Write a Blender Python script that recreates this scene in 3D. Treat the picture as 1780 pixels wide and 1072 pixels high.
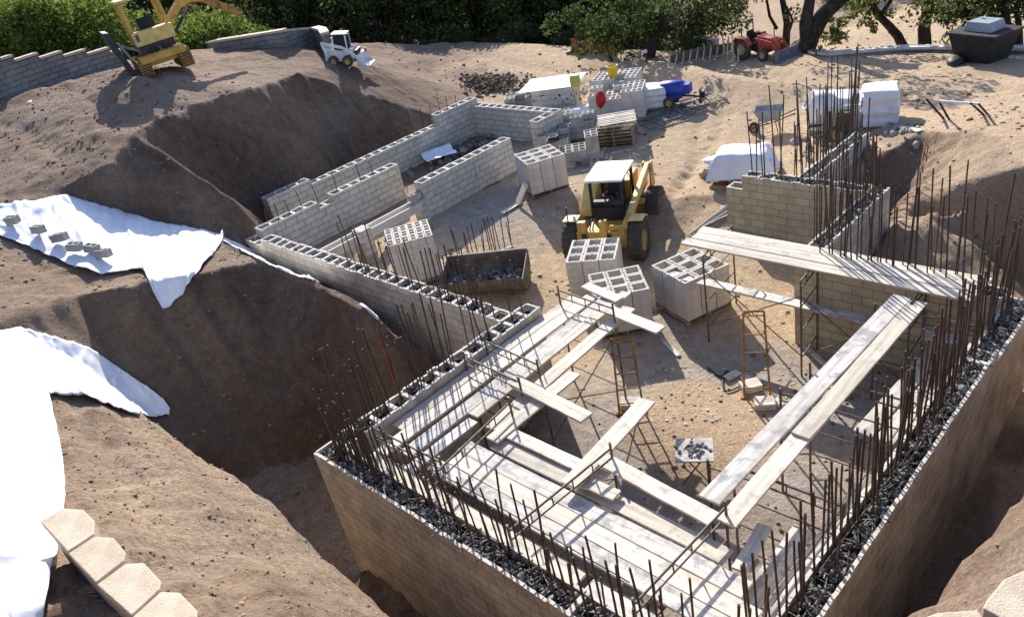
import bpy, bmesh, math, random
import numpy as np
from mathutils import Vector, Matrix, Euler
from mathutils.geometry import delaunay_2d_cdt
random.seed(7); np.random.seed(7)
for o in list(bpy.data.objects): bpy.data.objects.remove(o)
S = bpy.context.scene
COL = S.collection
R = math.radians
# ---------------------------------------------------------------- camera
CAM = Vector((10.8415, -4.1488, 8.0))
RM = np.array([[0.7102947, 0.22593674, -0.66665885], [0.67896818, -0.46976329, 0.56420268], [-0.18569773, -0.85339032, -0.48707423]])
F, CX, CY = 1375.0, 890.0, 536.0
cd = bpy.data.cameras.new('camera'); cam = bpy.data.objects.new('camera', cd); COL.objects.link(cam)
m = Matrix(((RM[0][0], -RM[0][1], -RM[0][2], CAM.x), (RM[1][0], -RM[1][1], -RM[1][2], CAM.y), (RM[2][0], -RM[2][1], -RM[2][2], CAM.z), (0, 0, 0, 1)))
cam.matrix_world = m
cd.sensor_width = 36; cd.lens = 36 * F / 1780; cd.clip_start = 0.1; cd.clip_end = 1000
S.camera = cam
# ---------------------------------------------------------------- light
SUN = Vector((-0.80, 0.59, 0)).normalized(); EL = R(30)
sd = Vector((SUN.x * math.cos(EL), SUN.y * math.cos(EL), math.sin(EL)))
W = bpy.data.worlds.new('World'); S.world = W; W.use_nodes = True
nt = W.node_tree; bg = nt.nodes['Background']; sky = nt.nodes.new('ShaderNodeTexSky')
sky.sky_type = 'NISHITA'; sky.sun_disc = False; sky.sun_elevation = EL; sky.sun_rotation = math.atan2(SUN.x, SUN.y) % (2 * math.pi)
tint = nt.nodes.new('ShaderNodeMix'); tint.data_type = 'RGBA'; tint.blend_type = 'MULTIPLY'; tint.inputs['Factor'].default_value = 1; tint.inputs['B'].default_value = (.90, .95, 1.14, 1)
nt.links.new(sky.outputs[0], tint.inputs['A']); nt.links.new(tint.outputs['Result'], bg.inputs[0]); bg.inputs[1].default_value = 0.128
ld = bpy.data.lights.new('sun', 'SUN'); ld.energy = 5.0; ld.angle = R(0.5); ld.color = (1, .955, .89)
lo = bpy.data.objects.new('sun', ld); COL.objects.link(lo); lo.rotation_euler = sd.to_track_quat('Z', 'Y').to_euler(); lo.location = (0, 0, 60)
S.view_settings.view_transform = 'Standard'; S.view_settings.look = 'None'; S.view_settings.gamma = 1
S.view_settings.exposure = 0.78
S.render.engine = 'CYCLES'; S.render.resolution_x = 1024; S.render.resolution_y = 616
# ---------------------------------------------------------------- helpers
def ray(px, py):
    d = RM @ np.array([px - CX, py - CY, F]); return Vector(d)
def P(px, py, z):
    d = ray(px, py); t = (z - CAM.z) / d.z; return CAM + d * t
def smoothstep(a, b, x): 
    t = np.clip((x - a) / (b - a), 0, 1); return t * t * (3 - 2 * t)

def tag(o, label=None, cat=None, group=None, kind=None):
    if label: o['label'] = label
    if cat: o['category'] = cat
    if group: o['group'] = group
    if kind: o['kind'] = kind
    return o
def thing(name, label, cat, loc=(0, 0, 0), rz=0, group=None, rot=None):
    o = bpy.data.objects.new(name, None); COL.objects.link(o); o.empty_display_size = .2
    o.location = loc; o.rotation_euler = rot if rot else (0, 0, rz)
    return tag(o, label, cat, group)
def children(o): return [c for c in bpy.data.objects if c.parent == o]
def copy_tree(o, parent=None):
    c = o.copy(); COL.objects.link(c); c.parent = parent
    for ch in o.children: copy_tree(ch, c)
    return c

class MB:
    def __init__(s): s.v = []; s.f = []; s.sm = []
    def add(s, vs, fs, smooth=False):
        b = len(s.v); s.v += [tuple(x) for x in vs]; s.f += [tuple(i + b for i in f) for f in fs]; s.sm += [smooth] * len(fs); return s
    def box(s, c, d, rot=None):
        x, y, z = d[0] / 2, d[1] / 2, d[2] / 2; c = Vector(c)
        vs = [Vector((i, j, k)) for i in (-x, x) for j in (-y, y) for k in (-z, z)]
        if rot is not None: vs = [rot @ v for v in vs]
        return s.add([c + v for v in vs], [(0, 1, 3, 2), (4, 6, 7, 5), (0, 4, 5, 1), (2, 3, 7, 6), (0, 2, 6, 4), (1, 5, 7, 3)])
    def bx(s, x0, x1, y0, y1, z0, z1): return s.box(((x0 + x1) / 2, (y0 + y1) / 2, (z0 + z1) / 2), (x1 - x0, y1 - y0, z1 - z0))
    def bar(s, a, b, w, h, up=(0, 0, 1)):
        a, b = Vector(a), Vector(b); d = (b - a); L = d.length; d.normalize(); u = Vector(up); r = d.cross(u)
        if r.length < 1e-4: r = d.cross(Vector((1, 0, 0)))
        r.normalize(); u = r.cross(d).normalized()
        rot = Matrix((d, r, u)).transposed()
        return s.box((a + b) / 2, (L, w, h), rot)
    def tube(s, pts, r, n=8, caps=True, smooth=True):
        pts = [Vector(p) for p in pts]; rs = r if isinstance(r, (list, tuple)) else [r] * len(pts)
        vs = []; fs = []; prev = None
        for i, p in enumerate(pts):
            d = (pts[min(i + 1, len(pts) - 1)] - pts[max(i - 1, 0)]).normalized()
            if prev is None:
                a = d.cross(Vector((0, 0, 1)) if abs(d.z) < .9 else Vector((1, 0, 0))).normalized()
            else:
                a = (prev - d * prev.dot(d)).normalized()
            prev = a; b = d.cross(a)
            for k in range(n):
                t = 2 * math.pi * k / n; vs.append(p + (a * math.cos(t) + b * math.sin(t)) * rs[i])
        for i in range(len(pts) - 1):
            for k in range(n): fs.append((i * n + k, i * n + (k + 1) % n, (i + 1) * n + (k + 1) % n, (i + 1) * n + k))
        s.add(vs, fs, smooth)
        if caps:
            s.add([vs[k] for k in range(n)], [tuple(reversed(range(n)))]); s.add([vs[(len(pts) - 1) * n + k] for k in range(n)], [tuple(range(n))])
        return s
    def prism(s, poly, vec):
        n = len(poly); vec = Vector(vec); a = [Vector(p) for p in poly]; b = [p + vec for p in a]
        return s.add(a + b, [tuple(reversed(range(n))), tuple(range(n, 2 * n))] + [(i, (i + 1) % n, (i + 1) % n + n, i + n) for i in range(n)])
    def lathe(s, prof, c=(0, 0, 0), axis='z', n=20, smooth=True):
        vs = []; fs = []; c = Vector(c)
        for (r, h) in prof:
            for k in range(n):
                t = 2 * math.pi * k / n; a, b = r * math.cos(t), r * math.sin(t)
                vs.append(c + {'z': Vector((a, b, h)), 'x': Vector((h, a, b)), 'y': Vector((b, h, a))}[axis])
        m_ = len(prof)
        for i in range(m_ - 1):
            for k in range(n): fs.append((i * n + k, i * n + (k + 1) % n, (i + 1) * n + (k + 1) % n, (i + 1) * n + k))
        return s.add(vs, fs, smooth)
    def lump(s, c, r, rot=0, jit=.25, sub=1, flat=1, rng=random):
        bm = bmesh.new(); bmesh.ops.create_icosphere(bm, subdivisions=sub, radius=1)
        rr = r if isinstance(r, (tuple, list)) else (r, r, r); q = Euler((rng.random() * rot, rng.random() * rot, rng.random() * 6.3)).to_matrix()
        vs = []
        for v in bm.verts:
            k = 1 + rng.uniform(-jit, jit); vs.append(Vector(c) + q @ Vector((v.co.x * rr[0] * k, v.co.y * rr[1] * k, v.co.z * rr[2] * k)))
        fs = [tuple(v.index for v in f.verts) for f in bm.faces]; bm.free(); return s.add(vs, fs, flat == 0)
    def build(s, name, mat, parent=None, uv=False, bevel=0, loc=None):
        me = bpy.data.meshes.new(name); me.from_pydata(s.v, [], s.f); me.update()
        if any(s.sm): me.polygons.foreach_set('use_smooth', s.sm)
        bm = bmesh.new(); bm.from_mesh(me); bmesh.ops.recalc_face_normals(bm, faces=bm.faces); bm.to_mesh(me); bm.free()
        if uv:
            l = me.uv_layers.new(name='UVMap')
            for p in me.polygons:
                n = p.normal; ax = max(range(3), key=lambda i: abs(n[i]))
                for li in p.loop_indices:
                    c = me.vertices[me.loops[li].vertex_index].co
                    l.data[li].uv = (c.y, c.z) if ax == 0 else (c.x, c.z) if ax == 1 else (c.x, c.y)
        if mat: me.materials.append(mat)
        o = bpy.data.objects.new(name, me); COL.objects.link(o)
        if parent: o.parent = parent
        if loc: o.location = loc
        if bevel:
            b = o.modifiers.new('bevel', 'BEVEL'); b.width = bevel; b.segments = 2; b.limit_method = 'ANGLE'
        return o

# ---------------------------------------------------------------- materials
MAT = {}
def mat(name, col, rough=.8, var=.25, scale=4, metal=0, bump=0, bscale=30, island=0, trans=0, col2=None, obj=True, spec=.3, detail=6, streak=None, stains=None):
    m_ = bpy.data.materials.new(name); m_.use_nodes = True; n = m_.node_tree; L = n.links; b = n.nodes['Principled BSDF']
    b.inputs['Roughness'].default_value = rough; b.inputs['Metallic'].default_value = metal; b.inputs['Specular IOR Level'].default_value = spec
    tc = n.nodes.new('ShaderNodeTexCoord'); no = n.nodes.new('ShaderNodeTexNoise'); no.inputs['Scale'].default_value = scale; no.inputs['Detail'].default_value = detail; no.inputs['Roughness'].default_value = .65
    src = tc.outputs['Object']
    if streak:
        mp = n.nodes.new('ShaderNodeMapping'); mp.inputs['Scale'].default_value = streak; L.new(src, mp.inputs[0]); src = mp.outputs[0]
    L.new(src, no.inputs['Vector'])
    rp = n.nodes.new('ShaderNodeValToRGB'); c2 = col2 or tuple(max(0, c * (1 - 2 * var)) for c in col)
    rp.color_ramp.elements[0].position = .32; rp.color_ramp.elements[1].position = .68
    rp.color_ramp.elements[0].color = (*c2, 1); rp.color_ramp.elements[1].color = (*(tuple(min(1, c * (1 + var * .6)) for c in col)), 1)
    L.new(no.outputs[0], rp.inputs[0]); out = rp.outputs[0]
    if island:
        g = n.nodes.new('ShaderNodeNewGeometry'); oi = n.nodes.new('ShaderNodeObjectInfo')
        ad = n.nodes.new('ShaderNodeMath'); ad.operation = 'ADD'; L.new(g.outputs['Random Per Island'], ad.inputs[0]); L.new(oi.outputs['Random'], ad.inputs[1])
        fr = n.nodes.new('ShaderNodeMath'); fr.operation = 'FRACT'; L.new(ad.outputs[0], fr.inputs[0])
        mr = n.nodes.new('ShaderNodeMapRange'); mr.inputs['To Min'].default_value = 1 - island; mr.inputs['To Max'].default_value = 1 + island * .6; L.new(fr.outputs[0], mr.inputs[0])
        mx = n.nodes.new('ShaderNodeMix'); mx.data_type = 'RGBA'; mx.blend_type = 'MULTIPLY'; mx.inputs['Factor'].default_value = 1
        L.new(out, mx.inputs['A']); L.new(mr.outputs[0], mx.inputs['B']); out = mx.outputs['Result']
    if stains:
        n5 = n.nodes.new('ShaderNodeTexNoise'); n5.inputs['Scale'].default_value = stains[1]; n5.inputs['Detail'].default_value = 7; n5.inputs['Roughness'].default_value = .75
        oi5 = n.nodes.new('ShaderNodeObjectInfo'); vm = n.nodes.new('ShaderNodeVectorMath'); vm.operation = 'ADD'; L.new(tc.outputs['Object'], vm.inputs[0]); L.new(oi5.outputs['Location'], vm.inputs[1]); L.new(vm.outputs[0], n5.inputs['Vector'])
        r5 = n.nodes.new('ShaderNodeValToRGB'); r5.color_ramp.elements[0].position = stains[2]; r5.color_ramp.elements[1].position = stains[2] + .09; L.new(n5.outputs[0], r5.inputs[0])
        m5 = n.nodes.new('ShaderNodeMix'); m5.data_type = 'RGBA'; m5.inputs['B'].default_value = (*stains[0], 1); f5 = n.nodes.new('ShaderNodeMath'); f5.operation = 'MULTIPLY'; f5.inputs[1].default_value = stains[3]; L.new(r5.outputs[0], f5.inputs[0]); L.new(f5.outputs[0], m5.inputs['Factor']); L.new(out, m5.inputs['A']); out = m5.outputs['Result']
    L.new(out, b.inputs['Base Color'])
    if bump:
        n2 = n.nodes.new('ShaderNodeTexNoise'); n2.inputs['Scale'].default_value = bscale; n2.inputs['Detail'].default_value = 8; L.new(src, n2.inputs['Vector'])
        bp = n.nodes.new('ShaderNodeBump'); bp.inputs['Strength'].default_value = bump; bp.inputs['Distance'].default_value = .02; L.new(n2.outputs[0], bp.inputs['Height']); L.new(bp.outputs[0], b.inputs['Normal'])
    if trans:
        tr = n.nodes.new('ShaderNodeBsdfTranslucent'); ms = n.nodes.new('ShaderNodeMixShader'); ms.inputs[0].default_value = trans
        L.new(out, tr.inputs['Color']); L.new(b.outputs[0], ms.inputs[1]); L.new(tr.outputs[0], ms.inputs[2]); L.new(ms.outputs[0], n.nodes['Material Output'].inputs[0])
    MAT[name] = m_; return m_

def brick_mat(name, c1, c2, mortar, bw=.4, rh=.2, ms=.007, stain=.5, bump=.6):
    m_ = bpy.data.materials.new(name); m_.use_nodes = True; n = m_.node_tree; L = n.links; b = n.nodes['Principled BSDF']; b.inputs['Roughness'].default_value = .9; b.inputs['Specular IOR Level'].default_value = .2
    uv = n.nodes.new('ShaderNodeUVMap'); br = n.nodes.new('ShaderNodeTexBrick')
    br.inputs['Scale'].default_value = 1; br.inputs['Brick Width'].default_value = bw; br.inputs['Row Height'].default_value = rh; br.inputs['Mortar Size'].default_value = ms; br.inputs['Mortar Smooth'].default_value = .15; br.inputs['Bias'].default_value = 0
    br.inputs['Color1'].default_value = (*c1, 1); br.inputs['Color2'].default_value = (*c2, 1); br.inputs['Mortar'].default_value = (*mortar, 1)
    L.new(uv.outputs[0], br.inputs['Vector'])
    tc = n.nodes.new('ShaderNodeTexCoord'); no = n.nodes.new('ShaderNodeTexNoise'); no.inputs['Scale'].default_value = 1.3; no.inputs['Detail'].default_value = 9; no.inputs['Roughness'].default_value = .7; L.new(tc.outputs['Object'], no.inputs['Vector'])
    mr = n.nodes.new('ShaderNodeMapRange'); mr.inputs['From Min'].default_value = .3; mr.inputs['From Max'].default_value = .7; mr.inputs['To Min'].default_value = 1 - stain; mr.inputs['To Max'].default_value = 1.15; L.new(no.outputs[0], mr.inputs[0])
    mx = n.nodes.new('ShaderNodeMix'); mx.data_type = 'RGBA'; mx.blend_type = 'MULTIPLY'; mx.inputs['Factor'].default_value = 1; L.new(br.outputs[0], mx.inputs['A']); L.new(mr.outputs[0], mx.inputs['B'])
    L.new(mx.outputs['Result'], b.inputs['Base Color'])
    n2 = n.nodes.new('ShaderNodeTexNoise'); n2.inputs['Scale'].default_value = 60; n2.inputs['Detail'].default_value = 6; L.new(tc.outputs['Object'], n2.inputs['Vector'])
    sub = n.nodes.new('ShaderNodeMath'); sub.operation = 'MULTIPLY_ADD'; sub.inputs[1].default_value = -1; L.new(br.outputs['Fac'], sub.inputs[0])
    sc = n.nodes.new('ShaderNodeMath'); sc.operation = 'MULTIPLY'; sc.inputs[1].default_value = .35; L.new(n2.outputs[0], sc.inputs[0]); L.new(sc.outputs[0], sub.inputs[2])
    bp = n.nodes.new('ShaderNodeBump'); bp.inputs['Strength'].default_value = bump; bp.inputs['Distance'].default_value = .012; L.new(sub.outputs[0], bp.inputs['Height']); L.new(bp.outputs[0], b.inputs['Normal'])
    MAT[name] = m_; return m_

brick_mat('cmu_beige', (.66, .58, .45), (.56, .485, .375), (.36, .30, .225), ms=.008, stain=.55, bump=.9)
brick_mat('cmu_tan', (.54, .46, .31), (.45, .38, .255), (.20, .165, .11), stain=.35)
brick_mat('cmu_grey', (.58, .54, .46), (.50, .465, .40), (.17, .155, .13), ms=.009, stain=.3)
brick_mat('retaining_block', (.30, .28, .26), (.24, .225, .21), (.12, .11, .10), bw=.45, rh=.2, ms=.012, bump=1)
mat('block_new', (.62, .57, .49), .9, .12, 3, bump=.3, bscale=60, island=.08)
mat('block_old', (.44, .41, .36), .9, .2, 3, bump=.3, bscale=60, island=.12)
mat('cap', (.62, .50, .36), .9, .14, 5, bump=.4, bscale=70, island=.08)
mat('rubble', (.24, .232, .205), .95, .4, 9, bump=.5, island=.6, col2=(.045, .043, .038))
mat('rubble_base', (.035, .033, .03), .95, .4, 14, bump=1, bscale=20)
mat('grout', (.62, .58, .50), .9, .25, 9, island=.3)
mat('rebar', (.105, .078, .058), .75, .35, 6, island=.4)
mat('rebar_rust', (.13, .082, .054), .8, .35, 6, island=.3)
mat('plank', (.72, .635, .49), .85, .22, 2.2, streak=(.35, 5, 5), bump=.25, bscale=20, island=.2, col2=(.44, .38, .31), stains=((.33, .31, .28), 3.2, .53, .75))
mat('plank_grey', (.68, .63, .55), .85, .25, 2.6, streak=(.35, 5, 5), bump=.25, bscale=20, island=.2, col2=(.38, .35, .31), stains=((.27, .26, .245), 2.6, .49, .8))
mat('wood_pallet', (.36, .28, .19), .9, .3, 4, island=.3)
mat('wood_dark', (.20, .13, .075), .9, .3, 4, island=.3)
mat('tarp', (.80, .80, .82), .5, .07, 1.6, bump=.18, bscale=5, spec=.4, col2=(.70, .68, .66))
mat('sheet_white', (.84, .83, .80), .55, .06, 2)
mat('wrap_white', (.74, .73, .71), .35, .1, 3, bump=.5, bscale=7, spec=.5)
mat('yellow', (.58, .34, .06), .55, .28, 3, col2=(.38, .21, .045), spec=.35, stains=((.17, .12, .08), 3.5, .55, .75))
mat('yellow_pale', (.72, .50, .17), .55, .15, 3, spec=.35, stains=((.25, .18, .11), 3.5, .57, .65))
mat('yellow_rust', (.42, .24, .06), .75, .4, 4, col2=(.13, .065, .03))
mat('steel_dark', (.05, .047, .045), .6, .3, 4, metal=.2)
mat('steel_grey', (.24, .235, .23), .55, .3, 4, metal=.3)
mat('steel_pole', (.17, .145, .12), .6, .35, 5, metal=.2, col2=(.07, .045, .03))
mat('black', (.02, .02, .022), .6, .3, 4)
mat('rubber', (.042, .036, .03), .9, .35, 7, bump=.3, col2=(.10, .08, .06))
mat('rim', (.55, .38, .16), .6, .25, 4)
mat('paint_white', (.76, .75, .72), .45, .1, 3, spec=.4, stains=((.30, .25, .19), 3.5, .58, .6))
mat('paint_red', (.55, .10, .05), .5, .3, 4)
mat('paint_orange', (.62, .17, .05), .6, .25, 4)
mat('paint_blue', (.02, .06, .36), .4, .2, 4, spec=.5)
mat('plastic_yellow', (.78, .58, .04), .5, .1, 4)
mat('plastic_olive', (.42, .42, .08), .5, .1, 4)
mat('plastic_grey', (.33, .36, .38), .5, .2, 4)
mat('plastic_bluegrey', (.42, .52, .68), .4, .12, 4)
mat('cloth_red', (.50, .03, .03), .8, .2, 6)
mat('steel_brown', (.17, .135, .10), .75, .35, 3, col2=(.06, .048, .038))
mat('orange_dull', (.42, .12, .05), .75, .3, 5)
mat('concrete', (.45, .42, .37), .9, .25, 3, bump=.4)
mat('mortar', (.30, .29, .28), .9, .5, 10, col2=(.06, .06, .06), bump=.6)
mat('bark', (.055, .042, .032), .95, .4, 6, bump=.8, bscale=18)
mat('stone', (.34, .27, .20), .95, .3, 6, island=.35, bump=.4)
mat('leaf_dark', (.095, .125, .036), .7, .35, .9, trans=.5, island=.45, spec=.15)
mat('leaf_mid', (.19, .21, .06), .7, .3, .9, trans=.6, island=.45, spec=.15)
mat('leaf_bright', (.21, .27, .05), .7, .25, .9, trans=.55, island=.4, spec=.15)
mat('leaf_olive', (.15, .16, .055), .7, .3, .9, trans=.45, island=.45, spec=.15)
mat('grass_dry', (.40, .31, .17), .95, .3, 3, island=.3)

# ---------------------------------------------------------------- terrain
def vnoise(x, y, seed):
    xi = np.floor(x).astype(np.int64); yi = np.floor(y).astype(np.int64); fx = x - xi; fy = y - yi
    fx = fx * fx * fx * (fx * (fx * 6 - 15) + 10); fy = fy * fy * fy * (fy * (fy * 6 - 15) + 10)
    def h(a, b):
        n = (a * 374761393 + b * 668265263 + seed * 974634777) & 0x7fffffff
        n = ((n ^ (n >> 13)) * 1274126177) & 0x7fffffff
        return ((n ^ (n >> 16)) & 0xffff) / 65535.0
    return (h(xi, yi) * (1 - fx) + h(xi + 1, yi) * fx) * (1 - fy) + (h(xi, yi + 1) * (1 - fx) + h(xi + 1, yi + 1) * fx) * fy - .5
TP = []; TE = []
def pt(v): TP.append((v[0], v[1], v[2])); return len(TP) - 1
def chain(*vs):
    ids = [pt(v) for v in vs]
    for a, b in zip(ids, ids[1:]): TE.append((a, b))
def p(px, py, z): return P(px, py, z)
# the big bank crest and its toe
chain(p(230, 230, 3.15), p(330, 187, 3.0), p(430, 157, 2.8), p(520, 130, 2.45), p(590, 115, 1.95), p(640, 112, 1.45), p(700, 110, .75), p(760, 130, -.1), p(830, 162, -.9))
chain((-11.15, 5.7, -1.15), (-12.0, 6.3, -1.25), (-13.35, 6.6, -1.2), (-13.5, 10, -1.25), (-13.6, 16.5, -1.15), (-14.2, 19.0, -1.0))
# ridge down to the wing corner
chain(p(222, 236, 3.1), p(320, 290, 2.0), p(400, 335, 1.0), p(447, 388, .0))
# shaded notch under the ridge
chain(p(0, 345, 2.4), p(108, 309, 2.5), p(195, 290, 2.62), p(290, 300, 2.02))
chain(p(0, 370, 2.25), p(105, 340, 2.2), p(220, 370, 1.3), p(300, 393, .8), p(385, 415, .5))
# tarp bench
for v in ((0, 405, 2.05), (60, 440, 1.65), (150, 478, 1.2), (150, 420, 1.5), (245, 470, .9), (-120, 480, 2.2), (-120, 390, 2.4)): pt(p(*v))
# crest of the shaded cut
chain(p(-60, 600, 1.8), p(0, 572, 1.65), p(60, 545, 1.5), p(130, 515, 1.25), p(250, 458, .95), p(385, 420, .5), p(470, 457, .55), p(560, 492, .5), p(630, 530, .28), p(665, 562, -.15), p(700, 600, -.6), p(712, 640, -1.3), (-1.45, 3.45, -2.1))
chain((-6.4, -1.75, .4), (-5.4, -1.0, -1.4), (-4.6, -.1, -2.8), (-4.4, .8, -3.0), (-3.7, 1.9, -3.05), (-2.6, 2.6, -3.0), (-1.6, 2.95, -2.9), (-1.0, 3.2, -2.8))
chain((-10.6, 4.45, -.5), (-9.6, 4.5, -1.4), (-8, 4.55, -1.9), (-2, 4.6, -2.1), (-.3, 4.6, -2.2))
# foreground brink and trench
chain((-7.2, -2.5, 1.62), (-6.0, -1.95, 1.45), (-3.6, -1.65, 1.15), (-1.5, -1.5, 1.0), (.2, -1.45, 1.0), (1.7, -1.38, 1.0), (3.1, -1.55, 1.0), (4.8, -1.62, 1.0), (7, -1.6, 1.1), (8.7, -.9, 1.25), (9.22, 1.4, 1.2), (9.35, 2.7, 1.1), (9.5, 3.9, 1.1), (9.65, 6, 1.0), (9.8, 9, .7), (9.8, 13, .4))
chain((-3.9, -1.3, -2.9), (-1.5, -1.33, -3.1), (.3, -1.28, -3.1), (1.8, -1.22, -3.1), (3.1, -1.38, -3.1), (4.8, -1.45, -3.1), (6.9, -1.43, -3.1), (8.5, -.78, -3.1), (9.05, 1.45, -3.1), (9.18, 2.75, -3.1), (9.33, 4, -3.0), (9.45, 9, -2.4), (8.7, 11, -2.0), (5, 10.6, -2.0))
# caps line
chain((-6, -6.6, 4.0), (0, -5.3, 3.9), (4.6, -4.15, 3.72), (6.2, -3.65, 3.72), (8.4, -2.75, 3.72), (9.6, -1.4, 3.72), (10.2, -.4, 3.72), (10.7, 1.2, 3.7), (11.2, 4, 3.5))
chain((-6, -7.1, 4.1), (0, -5.9, 4.0), (4.8, -4.7, 3.75), (6.4, -4.2, 3.75), (8.7, -3.3, 3.75), (10.0, -1.7, 3.75), (10.7, -.4, 3.75), (11.2, 1.2, 3.75), (11.7, 4, 3.6))
for v in ((-3, -3.2, 2.55), (2, -2.7, 2.35), (5, -2.6, 2.35), (8.0, -1.9, 2.35), (9.8, .9, 2.3), (-8, -4.2, 2.9), (-12, -5, 3.2), (-7.5, -3.0, 1.9)): pt(v)
# floor of the room and the yard
for v in ((-.2, .6, -3.0), (4, -.2, -3.1), (8.4, 4, -3.1), (.6, .7, -2.25), (7.4, .7, -2.25), (.6, 4.8, -2.2), (7.4, 5, -2.2), (-.3, 2.6, -2.9), (7.4, 8.8, -2.2), (8.4, 8, -2.6), (7, 8, -2.2), (1, 5, -2.2), (4, 5, -2.2), (3.8, 8.6, -2.2), (1, 8, -2.15), (-1.6, 11.2, -2.05), (-4.5, 9.5, -1.75), (-1.2, 5.2, -2.2), (-6.2, 6.5, -1.35), (-8, 7.5, -1.25), (-10.2, 6, -1.2), (-10.3, 12, -1.2), (-7, 12, -1.25), (-6, 5.3, -1.6), (3.6, 11, -1.95), (.5, 12.4, -1.6), (-.5, 14, -1.25), (-12, 10, -1.25), (-12, 15, -1.2), (3, 14.5, -1.3)): pt(v)
for v in ((900, 190, -1.1), (1000, 230, -1.15), (1100, 240, -1.2), (1200, 180, -1.1), (1300, 200, -1.15), (1380, 240, -1.15), (1480, 215, -1.0), (1000, 130, -.75)): pt(p(*v))
chain(p(1105, 109, -1.1), p(1250, 137, -1.2), p(1350, 150, -1.25), p(1450, 157, -1.1))
chain(p(1105, 99, -.5), p(1250, 124, -.5), p(1350, 138, -.6), p(1470, 147, -.75))
# east bank
chain(p(1795, 290, .3), p(1700, 316, .0), p(1620, 372, -.45), p(1545, 425, -1.1), p(1500, 450, -1.8))
chain(p(1690, 225, .1), p(1640, 300, -.35), p(1570, 370, -.9), p(1515, 430, -1.7))
chain(p(1640, 235, -.25), p(1600, 285, -.95), p(1560, 345, -1.6), p(1510, 400, -2.0))
chain(p(1600, 228, -.35), p(1545, 262, -.6), p(1510, 290, -.9))
for v in ((1780, 480, -2.0), (1630, 470, -2.0), (1740, 240, .3), (1780, 210, .0), (1620, 195, -.6), (1700, 175, -.75), (1560, 185, -.85)): pt(p(*v))
# west plain
for v in ((0, 290, 2.6), (0, 240, 3.1), (120, 240, 3.1), (0, 200, 3.5), (120, 180, 3.6), (245, 135, 3.9), (330, 115, 3.4), (400, 130, 3.05), (430, 100, 2.95), (500, 100, 2.65), (560, 105, 2.25), (600, 112, 1.85), (0, 175, 3.8), (-150, 230, 3.8), (210, 118, 3.95), (340, 84, 3.35), (-150, 300, 3.0)): pt(p(*v))
for v in ((450, 82, 3.0), (500, 76, 2.95)): pt(p(*v))
# far ground
for v in ((640, 84, .95), (700, 86, .35), (800, 82, -.1), (900, 84, -.25), (1320, 95, -1.0), (1480, 90, -1.0), (1600, 92, -1.0), (1700, 98, -1.0), (1790, 98, -.9), (850, 105, -.35), (750, 98, .0), (1400, 115, -.95), (1600, 130, -.9), (1200, 110, -.65)): pt(p(*v))
_br = [p(560, 66, 2.1), p(640, 76, 1.0), p(720, 76, .3), p(820, 70, -.1), p(920, 72, -.25), p(1040, 80, -.5), p(1120, 95, -.75), p(1180, 86, -1.0)]
chain(*_br)
def _back(q, d, dz): h = Vector((q.x - CAM.x, q.y - CAM.y, 0)).normalized(); return Vector((q.x + h.x * d, q.y + h.y * d, q.z + dz))
chain(*[_back(q, 5, -3.0) for q in _br])
chain(p(1420, 82, -1.7), p(1560, 84, -1.9), p(1800, 86, -1.9))
for v in ((-60, 12, 1.0), (-60, 40, -2), (-34, 40, -2), (-20, 46, -3), (-5, 48, -3.5), (8, 46, -3.0), (-30, 70, -4), (0, 80, -3.5), (22, 60, -3), (30, 30, -1.0), (40, 10, 1), (-110, -10, 2), (-110, 110, -3), (60, 110, -1), (60, -40, 5), (-110, -40, 6), (10.8, -4.9, 6.0), (14, -4, 5.5), (13, 4, 3.8), (12, 12, .9), (9, 17, .2), (-20, -7, 4.0), (0, -9, 5.2), (14, 20, -.3), (-30, -2, 3.6), (-45, 5, 3.0)): pt(v)
def grow(a, b, lo, hi, h, g=1.035, mx=2.5):
    c = list(np.arange(lo, hi + 1e-6, h)); s = h; x = hi
    while x < b: s = min(s * g, mx); x += s; c.append(x)
    s = h; x = lo; l = []
    while x > a: s = min(s * g, mx); x -= s; l.append(x)
    return np.array(l[::-1] + c)
GX = grow(-105, 55, -20, 10.8, .085); GY = grow(-38, 105, -5.6, 17.5, .085)
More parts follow.
